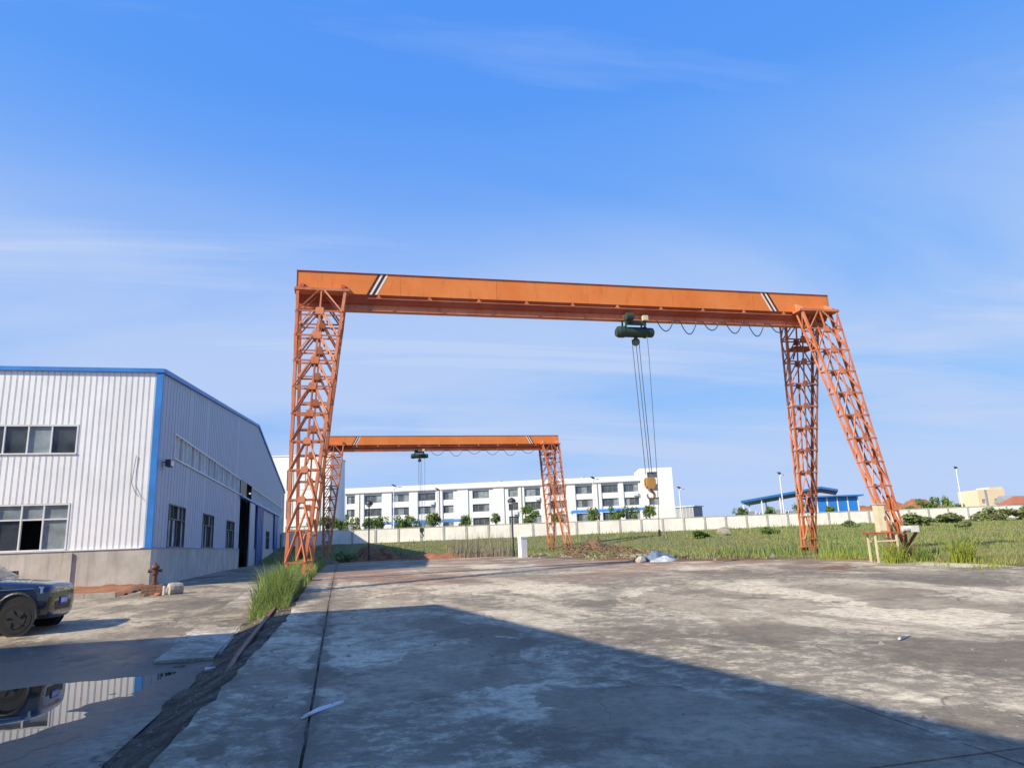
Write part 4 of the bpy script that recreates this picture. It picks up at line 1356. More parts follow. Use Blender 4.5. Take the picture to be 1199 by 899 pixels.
garden_lamp(2.16, 61.2, 5.6, 0.64, 'black lamp post standing in front of the reddish brown soil heap')
garden_lamp(12.6, 53.5, 5.05, 0.64, 'black lamp post beside the white post left of the far crane right legs')
wp = empty('white_post', (12.55, 50.4, 0.6), 0.25)
tag(wp, 'short square white concrete post at the far edge of the yard', 'post')
MB().box(-0.24, 0.24, -0.24, 0.24, -0.1, 1.38).build('shaft', M['wall_white'], wp)
MB().box(-0.27, 0.27, -0.27, 0.27, 1.381, 1.46).build('cap', M['wall_white'], wp)

# ------------------------------------------------------------------ vegetation
def blade_mesh(name, P, H, W, lean, mat, segs=1, curl=0.5):
    """P (n,3) roots; every blade its own island"""
    n = len(P)
    ang = RNG.uniform(0, 2 * np.pi, n)
    la = RNG.uniform(0, 2 * np.pi, n)
    ln = lean * RNG.uniform(0.2, 1.0, n) * H
    dx, dy = np.cos(ang) * W / 2, np.sin(ang) * W / 2
    lx, ly = np.cos(la) * ln, np.sin(la) * ln
    if segs == 1:
        V2 = np.zeros((n, 3, 3))
        V2[:, 0] = P - np.stack([dx, dy, np.zeros(n)], 1)
        V2[:, 1] = P + np.stack([dx, dy, np.zeros(n)], 1)
        V2[:, 2] = P + np.stack([lx, ly, H], 1)
        return raw_mesh(name, V2.reshape(-1, 3), np.arange(3 * n).reshape(n, 3), mat, 3)
    V2 = np.zeros((n, 7, 3))
    for i, (s, wd) in enumerate(((0, 1.0), (0.4, 0.85), (0.75, 0.55))):
        c = P + np.stack([lx * s ** 2, ly * s ** 2, H * (s - curl * 0.25 * s ** 2)], 1)
        V2[:, 2 * i] = c - np.stack([dx, dy, np.zeros(n)], 1) * wd
        V2[:, 2 * i + 1] = c + np.stack([dx, dy, np.zeros(n)], 1) * wd
    V2[:, 6] = P + np.stack([lx, ly, H * (1 - curl * 0.25)], 1)
    b = np.arange(n)[:, None] * 7
    F2 = np.concatenate([b + q for q in ([0, 1, 3], [0, 3, 2], [2, 3, 5], [2, 5, 4], [4, 5, 6])], 0)
    return raw_mesh(name, V2.reshape(-1, 3), F2, mat, 3)


cyaw, syaw = math.cos(YAW), math.sin(YAW)
def fwd(u, v): return u * syaw + v * cyaw
def lat(u, v): return u * cyaw - v * syaw


def field_points(n, d0, d1, power=1.0):
    out = []
    while len(out) < n:
        q = RNG.random()
        D = (d0 ** (1 - power) + q * (d1 ** (1 - power) - d0 ** (1 - power))) ** (1 / (1 - power)) if power != 1 else d0 * (d1 / d0) ** q
        x = D * RNG.uniform(-0.42, 0.80)
        u, v = x * cyaw + D * syaw, -x * syaw + D * cyaw
        if v > wall_v(u) - 0.2 or v < 10: continue
        if u > -1.3:
            d = u - yard_edge(v)
            if v > 60: d = max(d, (v - 65) * 0.6)
            if d < 0.25 + 0.7 * nse(u, v, 0.7) + (2.0 if u < 17 else 0) * (0.5 + nse(u, v, 0.35, 2)): continue
        else:
            if v < 66 or u < -7.5: continue
        if nse(u, v, 0.16, 7) < -0.16 and RNG.random() < 0.75: continue
        out.append((u, v, ground_z(u, v) - 0.02))
    return np.array(out)


P = field_points(210000, 20, 108, 1.45)
Dn = np.array([fwd(p[0], p[1]) for p in P])
patch = np.array([nse(p[0], p[1], 0.22, 1) for p in P])
H = RNG.uniform(0.05, 0.17, len(P)) * (1 + np.clip(patch, -0.5, 1.0) * 1.1)
me = blade_mesh('field_grass', P, H, 0.014 + 0.0008 * Dn, 0.6, M['grass_blade'])
tag(link('field_grass', me), 'rough green grass covering the field between yard and wall', 'grass', kind='stuff')
P = field_points(16000, 22, 108, 1.4)
keep = np.array([nse(p[0], p[1], 0.13, 4) > 0.10 for p in P])
P = P[keep]
H = RNG.uniform(0.25, 0.6, len(P))
Dn = np.array([fwd(p[0], p[1]) for p in P])
tag(link('tall_weeds', blade_mesh('tall_weeds', P, H, 0.03 + 0.0008 * Dn, 0.45, M['grass_tall'])), 'patches of taller lighter weeds standing out of the field grass', 'weeds', kind='stuff')


def strip_grass(name, n, u0_, u1_, v0_, v1_, h0, h1, mat, label, wd=0.014, lean=0.45, taper=None, cat='grass'):
    U = RNG.uniform(u0_, u1_, n)
    Vv = RNG.uniform(v0_, v1_, n)
    P = np.array([(u, v, ground_z(u, v) - 0.02) for u, v in zip(U, Vv)])
    H = RNG.uniform(h0, h1, n)
    if taper: H *= np.array([taper(u, v) for u, v in zip(U, Vv)])
    return tag(link(name, blade_mesh(name, P, H, wd * RNG.uniform(0.7, 1.5, n), lean, M[mat], segs=3)), label, cat, kind='stuff')


strip_grass('tall_grass', 6000, -2.2, -1.25, 18.9, 25.5, 0.3, 1.25, 'grass_tall', 'tall bright green grass growing round the foot of the near left leg', 0.013, 0.6,
            lambda u, v: sm(18.5, 20.5, v) * (0.75 + 0.5 * (nse(u, v, 0.8, 3) + 0.3)) * 0.9 + 0.1)
strip_grass('rail_grass', 4200, -2.5, -1.1, 25.5, 58, 0.25, 0.75, 'grass_tall', 'strip of shorter grass running along the left crane rail', 0.028, 0.5)
strip_grass('yard_edge_weeds', 1500, 18.4, 20.8, 18.0, 26.5, 0.15, 0.55, 'weed_yellow', 'weeds along the right edge of the yard by the crane legs', 0.02, 0.6, lambda u, v: 0.4 + 1.2 * max(0, nse(u, v, 0.7, 8)))


def tuft(name, u, v, rad, n, h0, h1, mat, label, wd=0.02, lean=0.7):
    a = RNG.uniform(0, 2 * np.pi, n)
    r_ = rad * np.sqrt(RNG.random(n)) * 0.6
    P = np.stack([r_ * np.cos(a), r_ * np.sin(a), np.full(n, -0.02)], 1)
    o = link(name, blade_mesh(name, P, RNG.uniform(h0, h1, n), wd * RNG.uniform(0.7, 1.4, n), lean, M[mat], segs=3))
    o.location = (u, v, max(ground_z(u, v), yz(v) - 0.02 if u < 20 else -9))
    return tag(o, label, 'grass tuft', 'tufts at the right edge of the yard')


tuft('grass_tuft', 18.9, 21.9, 0.55, 260, 0.35, 1.0, 'weed_yellow', 'yellowish weed tuft at the foot of the near right leg')
tuft('grass_tuft', 20.1, 22.0, 0.45, 160, 0.3, 0.8, 'grass_tall', 'green grass tuft between the right leg and the tall pale tuft')
tuft('grass_tuft', 20.35, 20.5, 0.6, 300, 0.4, 1.15, 'weed_yellow', 'tall pale green grass tuft standing alone right of the crane leg')

# dry reeds by the far edge of the yard
n = 420
P = np.stack([RNG.uniform(8.6, 13.2, n), RNG.uniform(56.5, 61.0, n), np.zeros(n)], 1)
P[:, 2] = [ground_z(a, b) for a, b in P[:, :2]]
tag(link('dry_reeds', blade_mesh('dry_reeds', P, RNG.uniform(0.9, 2.3, n), np.full(n, 0.05), 0.14, M['reed_grey'])), 'stand of thin grey dry reeds in front of the white wall', 'reeds', kind='stuff')


def brush(name, c, rx, ry, h, n, label, mat='brushwood'):
    mb = MB()
    for i in range(n):
        a, r_ = random.uniform(0, 6.283), math.sqrt(random.random())
        x, y = rx * r_ * math.cos(a), ry * r_ * math.sin(a)
        z = h * (1 - r_ * 0.8) * random.random()
        zz = ground_z(c[0] + x, c[1] + y) - c[2]
        d = Vector((random.uniform(-1, 1), random.uniform(-1, 1), random.uniform(-0.25, 0.45))).normalized() * random.uniform(0.25, 0.8)
        p = Vector((x, y, zz + z + 0.08))
        mb.tube([p, p + d * 0.5 + Vector((0, 0, 0.05)), p + d], [0.03, 0.022, 0.01], 4)
    return tag(mb.build(name, M[mat], None, c), label, 'brushwood', kind='stuff')


brush('dead_branches', (3.0, 63.0, 0.6), 2.8, 2.2, 1.5, 260, 'dead branches lying on the reddish soil heap by the left lamp post')
brush('dead_branches', (17.0, 47.0, 0.6), 2.6, 1.7, 1.1, 260, 'dead brushwood on the heap in the grass')
brush('dead_branches', (15.6, 41.5, 0.6), 2.4, 4.5, 0.35, 220, 'dry rubbish and straw at the foot of the far crane right legs')
brush('dead_branches', (20.2, 64.3, 0.6), 1.4, 2.0, 0.7, 120, 'dry brushwood gathered round the far crane right foot')


def rock_mesh(name, s, mat, seed):
    bm = bmesh.new()
    bmesh.ops.create_icosphere(bm, subdivisions=2, radius=1.0)
    for vtx in bm.verts:
        k = 1 + 0.45 * noise.noise(vtx.co * 1.3 + Vector((seed, 0, 0)))
        vtx.co = Vector((vtx.co.x * s[0], vtx.co.y * s[1], vtx.co.z * s[2])) * k
    me = bpy.data.meshes.new(name)
    bm.to_mesh(me); bm.free()
    me.materials.append(mat)
    return me


def rock(name, u, v, s, label, mat='stone_grey', seed=0.0, z=None, cat='rock', group=None):
    o = link(name, rock_mesh(name, s, M[mat], seed), None, (u, v, (ground_z(u, v) if z is None else z) + s[2] * 0.6))
    o.rotation_euler = (0.2, 0.1, seed)
    return tag(o, label, cat, group)


rock('boulder', 35.6, 62.9, (0.75, 0.55, 0.55), 'grey tilted concrete lump standing in the grass before the wall', seed=2.0)
rock('boulder', 12.95, 30.4, (0.30, 0.25, 0.22), 'pale stone at the left end of the tarpaulin heap', 'concrete_block', 4.0)
mb = MB()
for i in range(240):
    x, y = random.gauss(16.5, 1.6), random.gauss(44, 6.5)
    if x < yard_edge(y) - 0.6: continue
    s = random.uniform(0.05, 0.18)
    z = ground_z(x, y)
    q = [Vector((random.uniform(-1, 1), random.uniform(-1, 1), random.uniform(-0.6, 0.8))) * s for _ in range(6)]
    pts_ = [(x - s, y, z), (x + s * 0.8, y - s * 0.6, z), (x + s * 0.3, y + s, z), (x + q[0].x * 0.4, y + q[0].y * 0.4, z + s * 1.1), (x + s * 0.5, y + s * 0.2, z + s * 0.7)]
    mb.add(pts_, [(0, 1, 3), (1, 4, 3), (1, 2, 4), (2, 3, 4), (2, 0, 3)])
tag(mb.build('rubble', M['stone_grey']), 'scattered broken rubble between yard and grass below the far crane', 'rubble', kind='stuff')


def crown_mesh(name, rx, rz2, n, leaf, mat, seed, lumps=9):
    rg = np.random.default_rng(seed)
    cs = []
    for i in range(lumps):
        d = rg.normal(size=3); d /= np.linalg.norm(d)
        cs.append((d * rg.uniform(0.25, 0.88) * np.array([rx, rx, rz2]), rg.uniform(0.22, 0.46)))
    V2 = np.zeros((n, 4, 3))
    for i in range(n):
        c, r_ = cs[rg.integers(lumps)]
        d = rg.normal(size=3); d /= np.linalg.norm(d)
        p = c + d * r_ * np.array([rx, rx, rz2]) * (rg.random() ** 0.4)
        a = rg.normal(size=3); a /= np.linalg.norm(a)
        b = np.cross(a, rg.normal(size=3)); b /= np.linalg.norm(b)
        s = leaf * rg.uniform(0.6, 1.4)
        V2[i] = [p - a * s, p + b * s * 0.5, p + a * s, p - b * s * 0.5]
    return raw_mesh(name, V2.reshape(-1, 3), np.arange(4 * n).reshape(n, 4), mat, 4)


crowns = [crown_mesh('crown', 1.0, 1.0, 750, 0.12, M['leaf_green' if i % 3 else 'leaf_fresh'], 3 + i, 9 + 2 * i) for i in range(4)]
trunk = MB().tube([(0, 0, -0.2), (0.03, 0.02, 0.6), (-0.02, 0.0, 1.3), (0.02, 0.03, 2.0)], [0.10, 0.08, 0.065, 0.03], 7)
for a in range(4):
    trunk.tube([(0, 0, 1.1 + a * 0.15), (0.3 * math.cos(a * 1.7), 0.3 * math.sin(a * 1.7), 1.6 + a * 0.15), (0.55 * math.cos(a * 1.7), 0.55 * math.sin(a * 1.7), 2.2)], [0.04, 0.03, 0.012], 5)
trunk_me = trunk.mesh('trunk', M['bark'])


def tree(u, v, ztop, rad, label, i, zg=2.3, cat='tree', group='young trees behind the wall', name='young_tree', squash=1.15):
    o = empty(name, (u, v, zg), i * 1.3)
    tag(o, label, cat, group)
    ztop -= 0.25
    rad *= 1.28
    h = ztop - zg
    t = link('trunk', trunk_me, o)
    t.scale = (1, 1, max(0.3, (h - rad * 1.1) / 2.0))
    c = link('crown', crowns[i % 4], o, (0, 0, h - rad * squash))
    c.scale = (rad * (0.85 + 0.3 * ((i * 37) % 10) / 10), rad * 0.95, rad * squash * (0.8 + 0.35 * ((i * 53) % 10) / 10))
    c.rotation_euler = (0, 0, i * 2.1)
    return o


TL = [(-4.49, 110.2, 7.6, 1.0, 'young tree behind the wall between the near left crane legs'),
      (-2.24, 109.7, 7.5, 1.0, 'young tree behind the wall just left of the far crane left leg'),
      (-0.37, 109.2, 7.5, 1.1, 'young tree below the tall white block, right of the far crane left leg'),
      (1.89, 110.69, 6.5, 0.8, 'low young tree behind the wall below the left end windows of the factory block'),
      (4.0, 110.17, 7.2, 1.0, 'young tree behind the left black lamp post, left one of a pair'),
      (5.73, 111.81, 7.3, 1.0, 'young tree behind the left black lamp post, right one of a pair'),
      (8.74, 109.02, 7.3, 1.15, 'bushy young tree at the foot of the leftmost white street lamp'),
      (10.1, 108.75, 6.6, 0.9, 'lower young tree right of the leftmost white street lamp'),
      (13.24, 107.93, 7.6, 1.15, 'rounded young tree below the far crane hook'),
      (18.63, 110.73, 6.9, 0.95, 'young tree in front of the small square windows of the factory block'),
      (22.75, 107.67, 7.2, 0.95, 'narrow young tree on the blank bay of the factory block'),
      (26.97, 104.59, 7.5, 1.3, 'bushy young tree right of the right black lamp post'),
      (31.31, 103.53, 6.8, 1.1, 'young tree seen between the far crane right legs'),
      (36.44, 102.29, 7.1, 1.1, 'young tree below the turquoise canopy, first from its left end'),
      (40.33, 101.34, 7.5, 1.15, 'tallest young tree below the turquoise canopy'),
      (42.5, 100.84, 6.5, 0.7, 'smallest young tree below the turquoise canopy'),
      (44.79, 100.26, 7.2, 0.95, 'young tree right beside the near crane pendant cable at the stair tower'),
      (57.93, 97.06, 6.4, 0.9, 'young tree at the low left end of the open blue shed'),
      (62.28, 96.01, 6.3, 0.85, 'young tree left of the street lamp at the open shed'),
      (66.9, 94.9, 6.5, 0.95, 'young tree half hidden by the far leg of the near crane'),
      (70.99, 93.89, 6.3, 1.0, 'round young tree in front of the bright blue store'),
      (73.96, 93.17, 5.1, 0.7, 'small round bush at the right end of the blue store')]
for i, a in enumerate(TL):
    zg_ = 2.3
    tree(a[0], a[1], a[2], a[3], a[4], i, zg_)
for i, (u, v, z, r_, lb_) in enumerate(((114.8, 126.5, 7.2, 1.6, 'dark distant tree on the skyline left of the lone lamp, smallest'), (117.9, 125.7, 8.6, 1.5, 'dark upright distant tree on the skyline left of the lone lamp'),
                                        (121.5, 124.9, 7.5, 2.0, 'broad green distant tree just left of the lone street lamp'), (129.5, 129.4, 8.0, 2.1, 'broad green distant tree behind the lone street lamp'))):
    tree(u, v, z, r_, lb_, i + 1, 2.3, 'tree', 'distant trees on the right skyline', 'distant_tree')

dcrown = [crown_mesh('foliage', 1.0, 0.8, 1500, 0.10, M['leaf_dark'], 30 + i, 7 + i) for i in range(2)]
gcrown = [crown_mesh('foliage', 1.0, 0.8, 1500, 0.11, M['leaf_fresh'], 40 + i, 7 + i) for i in range(2)]
for i, (u, v, r_, hh, dk, lb_) in enumerate(((31.8, 60.2, 1.3, 0.8, 0, 'leafy green clump in the grass left of the tilted concrete lump'),
                                             (38.6, 59.6, 1.7, 0.95, 0, 'broad green weed clump right of the tilted concrete lump'),
                                             (61.8, 67.3, 2.6, 1.6, 1, 'dark shrub against the wall right of the near crane right leg'),
                                             (70.0, 72.3, 2.4, 1.5, 1, 'dark shrub against the wall below the lone street lamp'),
                                             (51.7, 51.2, 0.9, 0.8, 1, 'small dark bush alone in the grass at the right'),
                                             (79.0, 74.0, 2.8, 2.0, 1, 'big dark bush hiding the right end of the wall, its left half'),
                                             (83.2, 72.6, 3.0, 2.2, 1, 'big dark bush at the right edge of the picture before the wall'),
                                             (56.3, 70.7, 1.6, 1.0, 1, 'low dark shrub at the wall behind the cream cabinet'),
                                             (0.1, 60.0, 1.3, 1.1, 1, 'dark bush in the shade at the far crane left foot'),
                                             (-3.4, 72.0, 1.6, 1.2, 0, 'green bush left of the far crane left leg by the wall'))):
    o = empty('shrub', (u, v, ground_z(u, v)), i * 0.9)
    tag(o, lb_, 'shrub', 'shrubs in the field')
    f = link('foliage', (dcrown if dk else gcrown)[i % 2], o, (0, 0, hh * 0.30))
    f.scale = (r_ * 0.95, r_ * 0.8, hh * 0.85)
    for a in range(3):
        MB().tube([(0, 0, -0.1), (0.25 * math.cos(a * 2.1), 0.25 * math.sin(a * 2.1), hh * 0.6)], [0.03, 0.015], 5).build('stem', M['bark'], o)

# ------------------------------------------------------------------ things near the warehouse corner
bed = MB()
V2, F2 = [], []
us_ = np.arange(-26, -7.55, 0.22)
vs_ = np.linspace(28.72, 33.0, 16)
for v in vs_:
    t = (v - 28.72) / 4.28
    for u in us_:
        V2.append((u, v, 0.44 + 0.17 * sm(0.1, 1.0, t) + nse(u, v, 1.5, 3) * 0.10 + nse(u, v, 5, 1) * 0.04 - 0.25 * sm(-7.9, -7.55, u)))
n_ = len(us_)
for j in range(len(vs_) - 1):
    for i in range(n_ - 1):
        F2.append((j * n_ + i, j * n_ + i + 1, (j + 1) * n_ + i + 1, (j + 1) * n_ + i))
tag(bed.add(V2, F2).build('soil_bed', M['red_soil'], smooth=True), 'bed of bare orange soil between kerb and warehouse plinth', kind='structure')
kb = empty('kerb', (-7.75, 28.6, 0.30))
tag(kb, 'low concrete kerb along the soil bed', kind='structure')
for i in range(18):
    MB().box(-(i + 1) * 1.0 + 0.008, -i * 1.0 - 0.008, -0.07, 0.07, -0.2, 0.20 + random.uniform(-0.008, 0.008)).build('kerb_stone', M['concrete_block'], kb)

hy = empty('fire_hydrant', (-6.62, 28.9, 0.30))
tag(hy, 'rusty red fire hydrant on a brick footing at the warehouse corner', 'hydrant')
for j in range(4):
    for i in range(3):
        MB().box(-0.36 + i * 0.24 + 0.006, -0.36 + (i + 1) * 0.24 - 0.006, -0.25, 0.25, j * 0.105 - 0.02, j * 0.105 + 0.075).build('brick', M['brick_old'], hy)
MB().lathe([(0.15, 0.40), (0.15, 0.44), (0.085, 0.46), (0.08, 0.72), (0.11, 0.74), (0.11, 0.80), (0.085, 0.82), (0.085, 0.92), (0.14, 0.95), (0.15, 1.0), (0.12, 1.06), (0.05, 1.10), (0.05, 1.14), (0.02, 1.15)], (0.02, 0, 0), 'z', 14).build('barrel', M['hydrant_red'], hy)
MB().lathe([(0.05, 0.07), (0.05, 0.18), (0.065, 0.185), (0.065, 0.23), (0.02, 0.235)], (0.02, 0, 0.87), 'x', 10).lathe([(0.02, -0.235), (0.065, -0.23), (0.065, -0.185), (0.05, -0.18), (0.05, -0.07)], (0.02, 0, 0.87), 'x', 10).build('outlet', M['hydrant_red'], hy)
ck = empty('concrete_lump', (-5.85, 28.7, 0.30), 0.5)
tag(ck, 'broken round concrete lump lying on the lane beside the hydrant', 'concrete lump')
o = MB().lathe([(0.14, -0.24), (0.22, -0.22), (0.24, -0.1), (0.23, 0.12), (0.20, 0.24), (0.10, 0.25)], (0, 0, 0.20), 'x', 12).build('block', M['concrete_block'], ck)
MB().lathe([(0.05, 0.251), (0.05, 0.27), (0.02, 0.275)], (0, 0, 0.22), 'x', 8).build('core_hole', M['stripe_black'], ck)
pp = MB().lathe([(0.05, -0.02), (0.05, 0.34), (0.04, 0.35)], (0, 0, 0), 'z', 10).build('pipe_stub', M['litter_white'], None, (-6.18, 28.55, 0.29))
tag(pp, 'short pale pipe stub between hydrant and concrete lump', 'pipe')
rock('stone', -6.35, 28.35, (0.14, 0.10, 0.08), 'small reddish stone in front of the hydrant footing', 'brick_red', 3.0, 0.30, 'stone')
rock('stone', -6.75, 28.3, (0.16, 0.12, 0.07), 'flat dark stone left of the hydrant footing', 'brown_soil', 6.0, 0.30, 'stone')

# --- electrical cabinet on its stand at the near right leg
st_ = empty('steel_stand', (19.1, 22.62, 0.42), -0.24)
tag(st_, 'cream painted angle steel stand beside the near right leg', 'stand')
for x in (-0.38, 0.38):
    for y in (-0.28, 0.28):
        MB().bar((x, y, 0), (x, y, 1.04), 0.06, 0.06).build('leg', M['box_cream'], st_)
for y in (-0.28, 0.28):
    MB().bar((-0.35, y, 0.78), (0.35, y, 0.78), 0.05, 0.05).build('rail', M['box_cream'], st_)
MB().box(-0.55, 0.50, -0.36, 0.36, 1.041, 1.09).build('top', M['crane_red'], st_)
cbx = empty('control_cabinet', (19.12, 22.6, 1.511), -0.24)
tag(cbx, 'cream electrical cabinet standing on the steel stand', 'cabinet')
MB().box(-0.15, 0.15, -0.14, 0.14, 0, 0.98).build('body', M['box_cream'], cbx)
MB().box(-0.13, 0.13, -0.16, -0.141, 0.04, 0.94).build('door', M['box_cream'], cbx)
MB().box(0.08, 0.11, -0.18, -0.161, 0.42, 0.56).build('handle', M['dark_frame'], cbx)
MB().box(-0.17, 0.17, -0.18, 0.18, 0.981, 1.0).build('rain_cap', M['box_cream'], cbx)
mo = empty('travel_drive', (20.1, 22.45, 1.45), -0.24)
tag(mo, 'white motor box bolted to the lower near right leg', 'motor')
MB().box(0.08, 0.36, -0.12, 0.12, 0.02, 0.25).build('cover', M['litter_white'], mo)
MB().lathe([(0.05, -0.22), (0.11, -0.20), (0.11, 0.04), (0.08, 0.078)], (0.0, 0, 0.14), 'x', 12).build('motor', M['litter_white'], mo)
MB().bar((-0.1, 0.0, 0.0), (0.15, 0.6, -0.45), 0.08, 0.08).bar((0.3, 0.0, 0.0), (0.25, 0.6, -0.45), 0.08, 0.08).build('bracket', M['steel_rust'], mo)

# --- litter on the ground
def scrap(name, u, v, z, pts_, label, mat='litter_white', h=0.012):
    n = len(pts_)
    mb = MB()
    mb.add([(p[0], p[1], h + 0.02 * math.sin(i * 1.9)) for i, p in enumerate(pts_)] + [(p[0], p[1], 0.0) for p in pts_], [tuple(range(n)), tuple(range(2 * n - 1, n - 1, -1))] + [((i + 1) % n, i, n + i, n + (i + 1) % n) for i in range(n)])
    return tag(mb.build(name, M[mat], None, (u, v, z + 0.004)), label, 'litter', 'litter on the concrete')


scrap('plastic_strip', -0.38, 7.97, yz(8.2) + 0.006, [(0, 0), (0.03, 0.02), (0.17, 0.28), (0.31, 0.46), (0.42, 0.58), (0.36, 0.66), (0.27, 0.56), (0.16, 0.36)], 'torn white plastic strip lying across the slab joint in the shade')
scrap('white_stick', 7.95, 9.4, yz(9.5) + 0.006, [(0, 0), (0.03, -0.02), (0.42, 0.22), (0.40, 0.26)], 'white stick lying on the sunlit yard at the right', h=0.025)
scrap('paper_scrap', -2.25, 13.7, rz_(13.7) + 0.012, [(0, 0), (0.22, 0.03), (0.26, 0.11), (0.10, 0.14), (0.0, 0.08)], 'white paper scrap at the edge of the dirt strip', h=0.03)
mb = MB()
for i in range(420):
    x, y = random.uniform(-1, 19.5), random.uniform(4.5, 32)
    s = random.uniform(0.008, 0.03) * (1 + (random.random() < 0.06))
    z = yz(y)
    mb.add([(x - s, y, z), (x + s, y - s * 0.5, z), (x + s * 0.2, y + s, z), (x + random.uniform(-s, s) * 0.3, y, z + s)], [(0, 1, 3), (1, 2, 3), (2, 0, 3)])
for i in range(520):
    x, y = random.uniform(-2.45, -1.0), 5 + 16 * random.random() ** 1.5
    s = random.uniform(0.008, 0.035)
    z = ground_z(x, y) - 0.004
    mb.add([(x - s, y, z), (x + s, y - s * 0.5, z), (x + s * 0.2, y + s, z), (x + random.uniform(-s, s) * 0.3, y, z + s)], [(0, 1, 3), (1, 2, 3), (2, 0, 3)])
tag(mb.build('gravel_crumbs', M['stone_grey']), 'small stones and crumbs strewn over the concrete yard and dirt strip', 'gravel', kind='stuff')

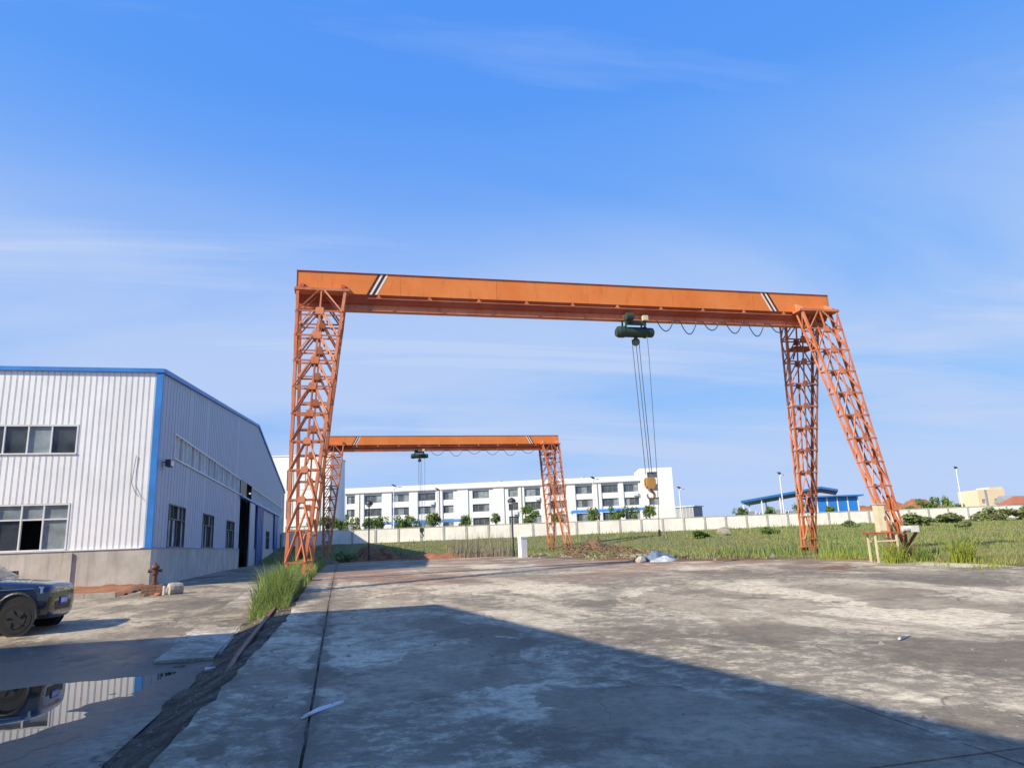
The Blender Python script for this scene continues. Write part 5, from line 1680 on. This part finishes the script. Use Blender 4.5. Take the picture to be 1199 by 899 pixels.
# ------------------------------------------------------------------ car
def make_car(loc, rz):
    car = empty('parked_car', loc, rz)
    tag(car, 'dark blue car with a blue number plate parked at the left edge', 'car')
    HW = 0.92
    # stations: x, half width, underside, shoulder height, top height
    st = [(-2.32, 0.62, 0.42, 0.72, 0.78), (-2.26, 0.80, 0.30, 0.82, 0.94), (-2.0, 0.90, 0.24, 0.90, 1.02), (-1.4, HW, 0.22, 0.93, 1.04), (-0.5, HW, 0.20, 0.93, 1.02), (0.4, HW, 0.20, 0.92, 1.01), (0.95, HW, 0.21, 0.90, 1.02),
          (1.4, HW, 0.22, 0.90, 1.00), (1.75, 0.915, 0.23, 0.88, 0.97), (2.10, 0.90, 0.235, 0.85, 0.94), (2.26, 0.85, 0.24, 0.81, 0.90), (2.32, 0.76, 0.27, 0.74, 0.83)]
    V2, F2 = [], []
    for x, wd, zb_, zs, zt in st:
        ring = [(0, zb_), (wd * 0.75, zb_), (wd * 0.95, zb_ + 0.10), (wd, zb_ + 0.28), (wd * 0.985, zs - 0.12), (wd * 0.95, zs), (wd * 0.80, zt - 0.02), (wd * 0.4, zt), (0, zt + 0.01)]
        ring = ring + [(-y, z) for y, z in ring[-2:0:-1]]
        V2 += [(x, y, z) for y, z in ring]
    n = 16
    for j in range(len(st) - 1):
        for i in range(n):
            a, b = j * n + i, j * n + (i + 1) % n
            F2.append((a, a + n, b + n, b))
    F2.append(tuple(range(n)))
    F2.append(tuple((len(st) - 1) * n + i for i in range(n - 1, -1, -1)))
    body = MB().add(V2, F2).build('body', M['car_paint'], car, smooth=True)
    md = body.modifiers.new('sub', 'SUBSURF')
    md.levels = md.render_levels = 2
    # cabin
    cs = [(-1.95, 0.70, 1.00, 1.04, 0.60), (-1.55, 0.80, 1.00, 1.30, 0.62), (-0.9, 0.82, 0.99, 1.47, 0.63), (-0.2, 0.82, 0.98, 1.50, 0.63), (0.35, 0.82, 0.98, 1.44, 0.62), (0.95, 0.80, 0.97, 1.12, 0.66), (1.15, 0.78, 0.96, 1.01, 0.70)]
    V2, F2 = [], []
    for x, wd, z0, zt, wt_ in cs:
        V2 += [(x, wd, z0), (x, wt_ + 0.03, zt - 0.07), (x, wt_ - 0.08, zt), (x, 0, zt + 0.02), (x, -wt_ + 0.08, zt), (x, -wt_ - 0.03, zt - 0.07), (x, -wd, z0)]
    for j in range(len(cs) - 1):
        for i in range(6):
            a = j * 7 + i
            F2.append((a, a + 1, a + 8, a + 7))
    cab = MB().add(V2, F2).build('cabin', M['car_paint'], car, smooth=True)
    md = cab.modifiers.new('sub', 'SUBSURF')
    md.levels = md.render_levels = 1
    e = 0.012
    MB().add([(0.44, 0.58, 1.425), (0.44, -0.58, 1.425), (1.12, -0.70, 1.035), (1.12, 0.70, 1.035), (0.78, 0, 1.27)], [(0, 3, 4), (3, 2, 4), (2, 1, 4), (1, 0, 4)]).build('windscreen', M['car_glass'], cab)
    for s in (-1, 1):
        MB().add([(0.95, s * 0.835, 1.02), (0.36, s * 0.69, 1.38), (-0.25, s * 0.695, 1.43), (-0.25, s * 0.85, 1.02)], [(0, 1, 2, 3)]).build('side_window', M['car_glass'], cab)
        MB().add([(-0.31, s * 0.85, 1.02), (-0.31, s * 0.695, 1.43), (-1.0, s * 0.69, 1.39), (-1.5, s * 0.80, 1.06)], [(0, 1, 2, 3)]).build('side_window', M['car_glass'], cab)
        MB().box(0.70, 0.92, s * 0.86 if s > 0 else -1.06, 1.06 if s > 0 else s * 0.86, 1.02, 1.16).build('mirror', M['car_paint'], body)
        # lights, arch lips, sill
        MB().add([(2.285, s * 0.50, 0.82), (2.12, s * 0.875, 0.86), (2.14, s * 0.915, 0.74), (2.30, s * 0.60, 0.71), (2.315, s * 0.42, 0.74)], [(0, 1, 2, 3, 4)]).build('headlight', M['lamp_lens'], body)
        MB().tube([(2.30, s * 0.30, 0.82), (2.27, s * 0.60, 0.825), (2.10, s * 0.89, 0.85)], 0.014, 6).build('light_strip', M['chrome'], body)
        MB().box(-1.0, 0.95, s * 0.925 if s > 0 else -0.945, 0.945 if s > 0 else s * 0.925, 0.22, 0.34).build('sill', M['plastic_black'], body)
        MB().tube([(2.0, s * 0.905, 0.83), (0.6, s * 0.928, 0.82), (-0.8, s * 0.928, 0.83), (-1.9, s * 0.905, 0.84)], 0.008, 5).build('waist_line', M['chrome'], body)
        for xw in (1.70, -1.38):
            arch = MB()
            pts_ = [(xw + 0.42 * math.cos(R(a)), s * 0.915, 0.33 + 0.42 * math.sin(R(a))) for a in range(-8, 190, 11)]
            arch.tube(pts_, 0.035, 6)
            ao = arch.build('wheel_arch', M['plastic_black'], body)
            MB().lathe([(0.395, -0.01), (0.395, 0.01)], (xw, s * 0.908, 0.345), 'y', 24).build('arch_liner', M['plastic_black'], ao)
            wh_ = MB().lathe([(0.20, -0.11), (0.31, -0.11), (0.335, -0.08), (0.335, 0.08), (0.31, 0.11), (0.20, 0.11)], (xw, s * 0.815, 0.335), 'y', 28).build('wheel', M['tyre'], car)
            wh_.scale = (1, 1, 0.87)
            y_ = s * (0.815 + 0.112)
            MB().lathe([(0.205, -0.006), (0.205, 0.006)], (xw, y_, 0.335), 'y', 24).build('rim', M['rim'], wh_)
            for q in range(5):
                a = q * 2 * math.pi / 5 + 0.3
                MB().bar((xw + 0.09 * math.cos(a), y_ + s * 0.008, 0.335 + 0.09 * math.sin(a)), (xw + 0.19 * math.cos(a + 0.25), y_ + s * 0.008, 0.335 + 0.19 * math.sin(a + 0.25)), 0.012, 0.045, (0, 1, 0)).build('rim_slot', M['plastic_black'], wh_)
    MB().add([(2.318, -0.44, 0.40), (2.318, 0.44, 0.40), (2.318, 0.50, 0.56), (2.318, -0.50, 0.56)], [(0, 1, 2, 3)]).build('lower_grille', M['plastic_black'], body)
    pl_ = MB().box(2.325, 2.335, -0.22, 0.22, 0.50, 0.64).build('number_plate', M['plate_blue'], body)
    for i in range(7):
        MB().box(2.3351, 2.337, -0.19 + i * 0.055, -0.155 + i * 0.055, 0.53, 0.61).build('plate_character', M['stripe_white'], pl_)
    MB().tube([(2.30, -0.32, 0.82), (2.31, 0, 0.82), (2.30, 0.32, 0.82)], 0.012, 6).build('light_strip', M['chrome'], body)
    return car


cr_ = make_car((-8.95, 19.95, rz_(20.0) - 0.02), 0.0)
cr_.scale = (1.03, 1.03, 1.20)
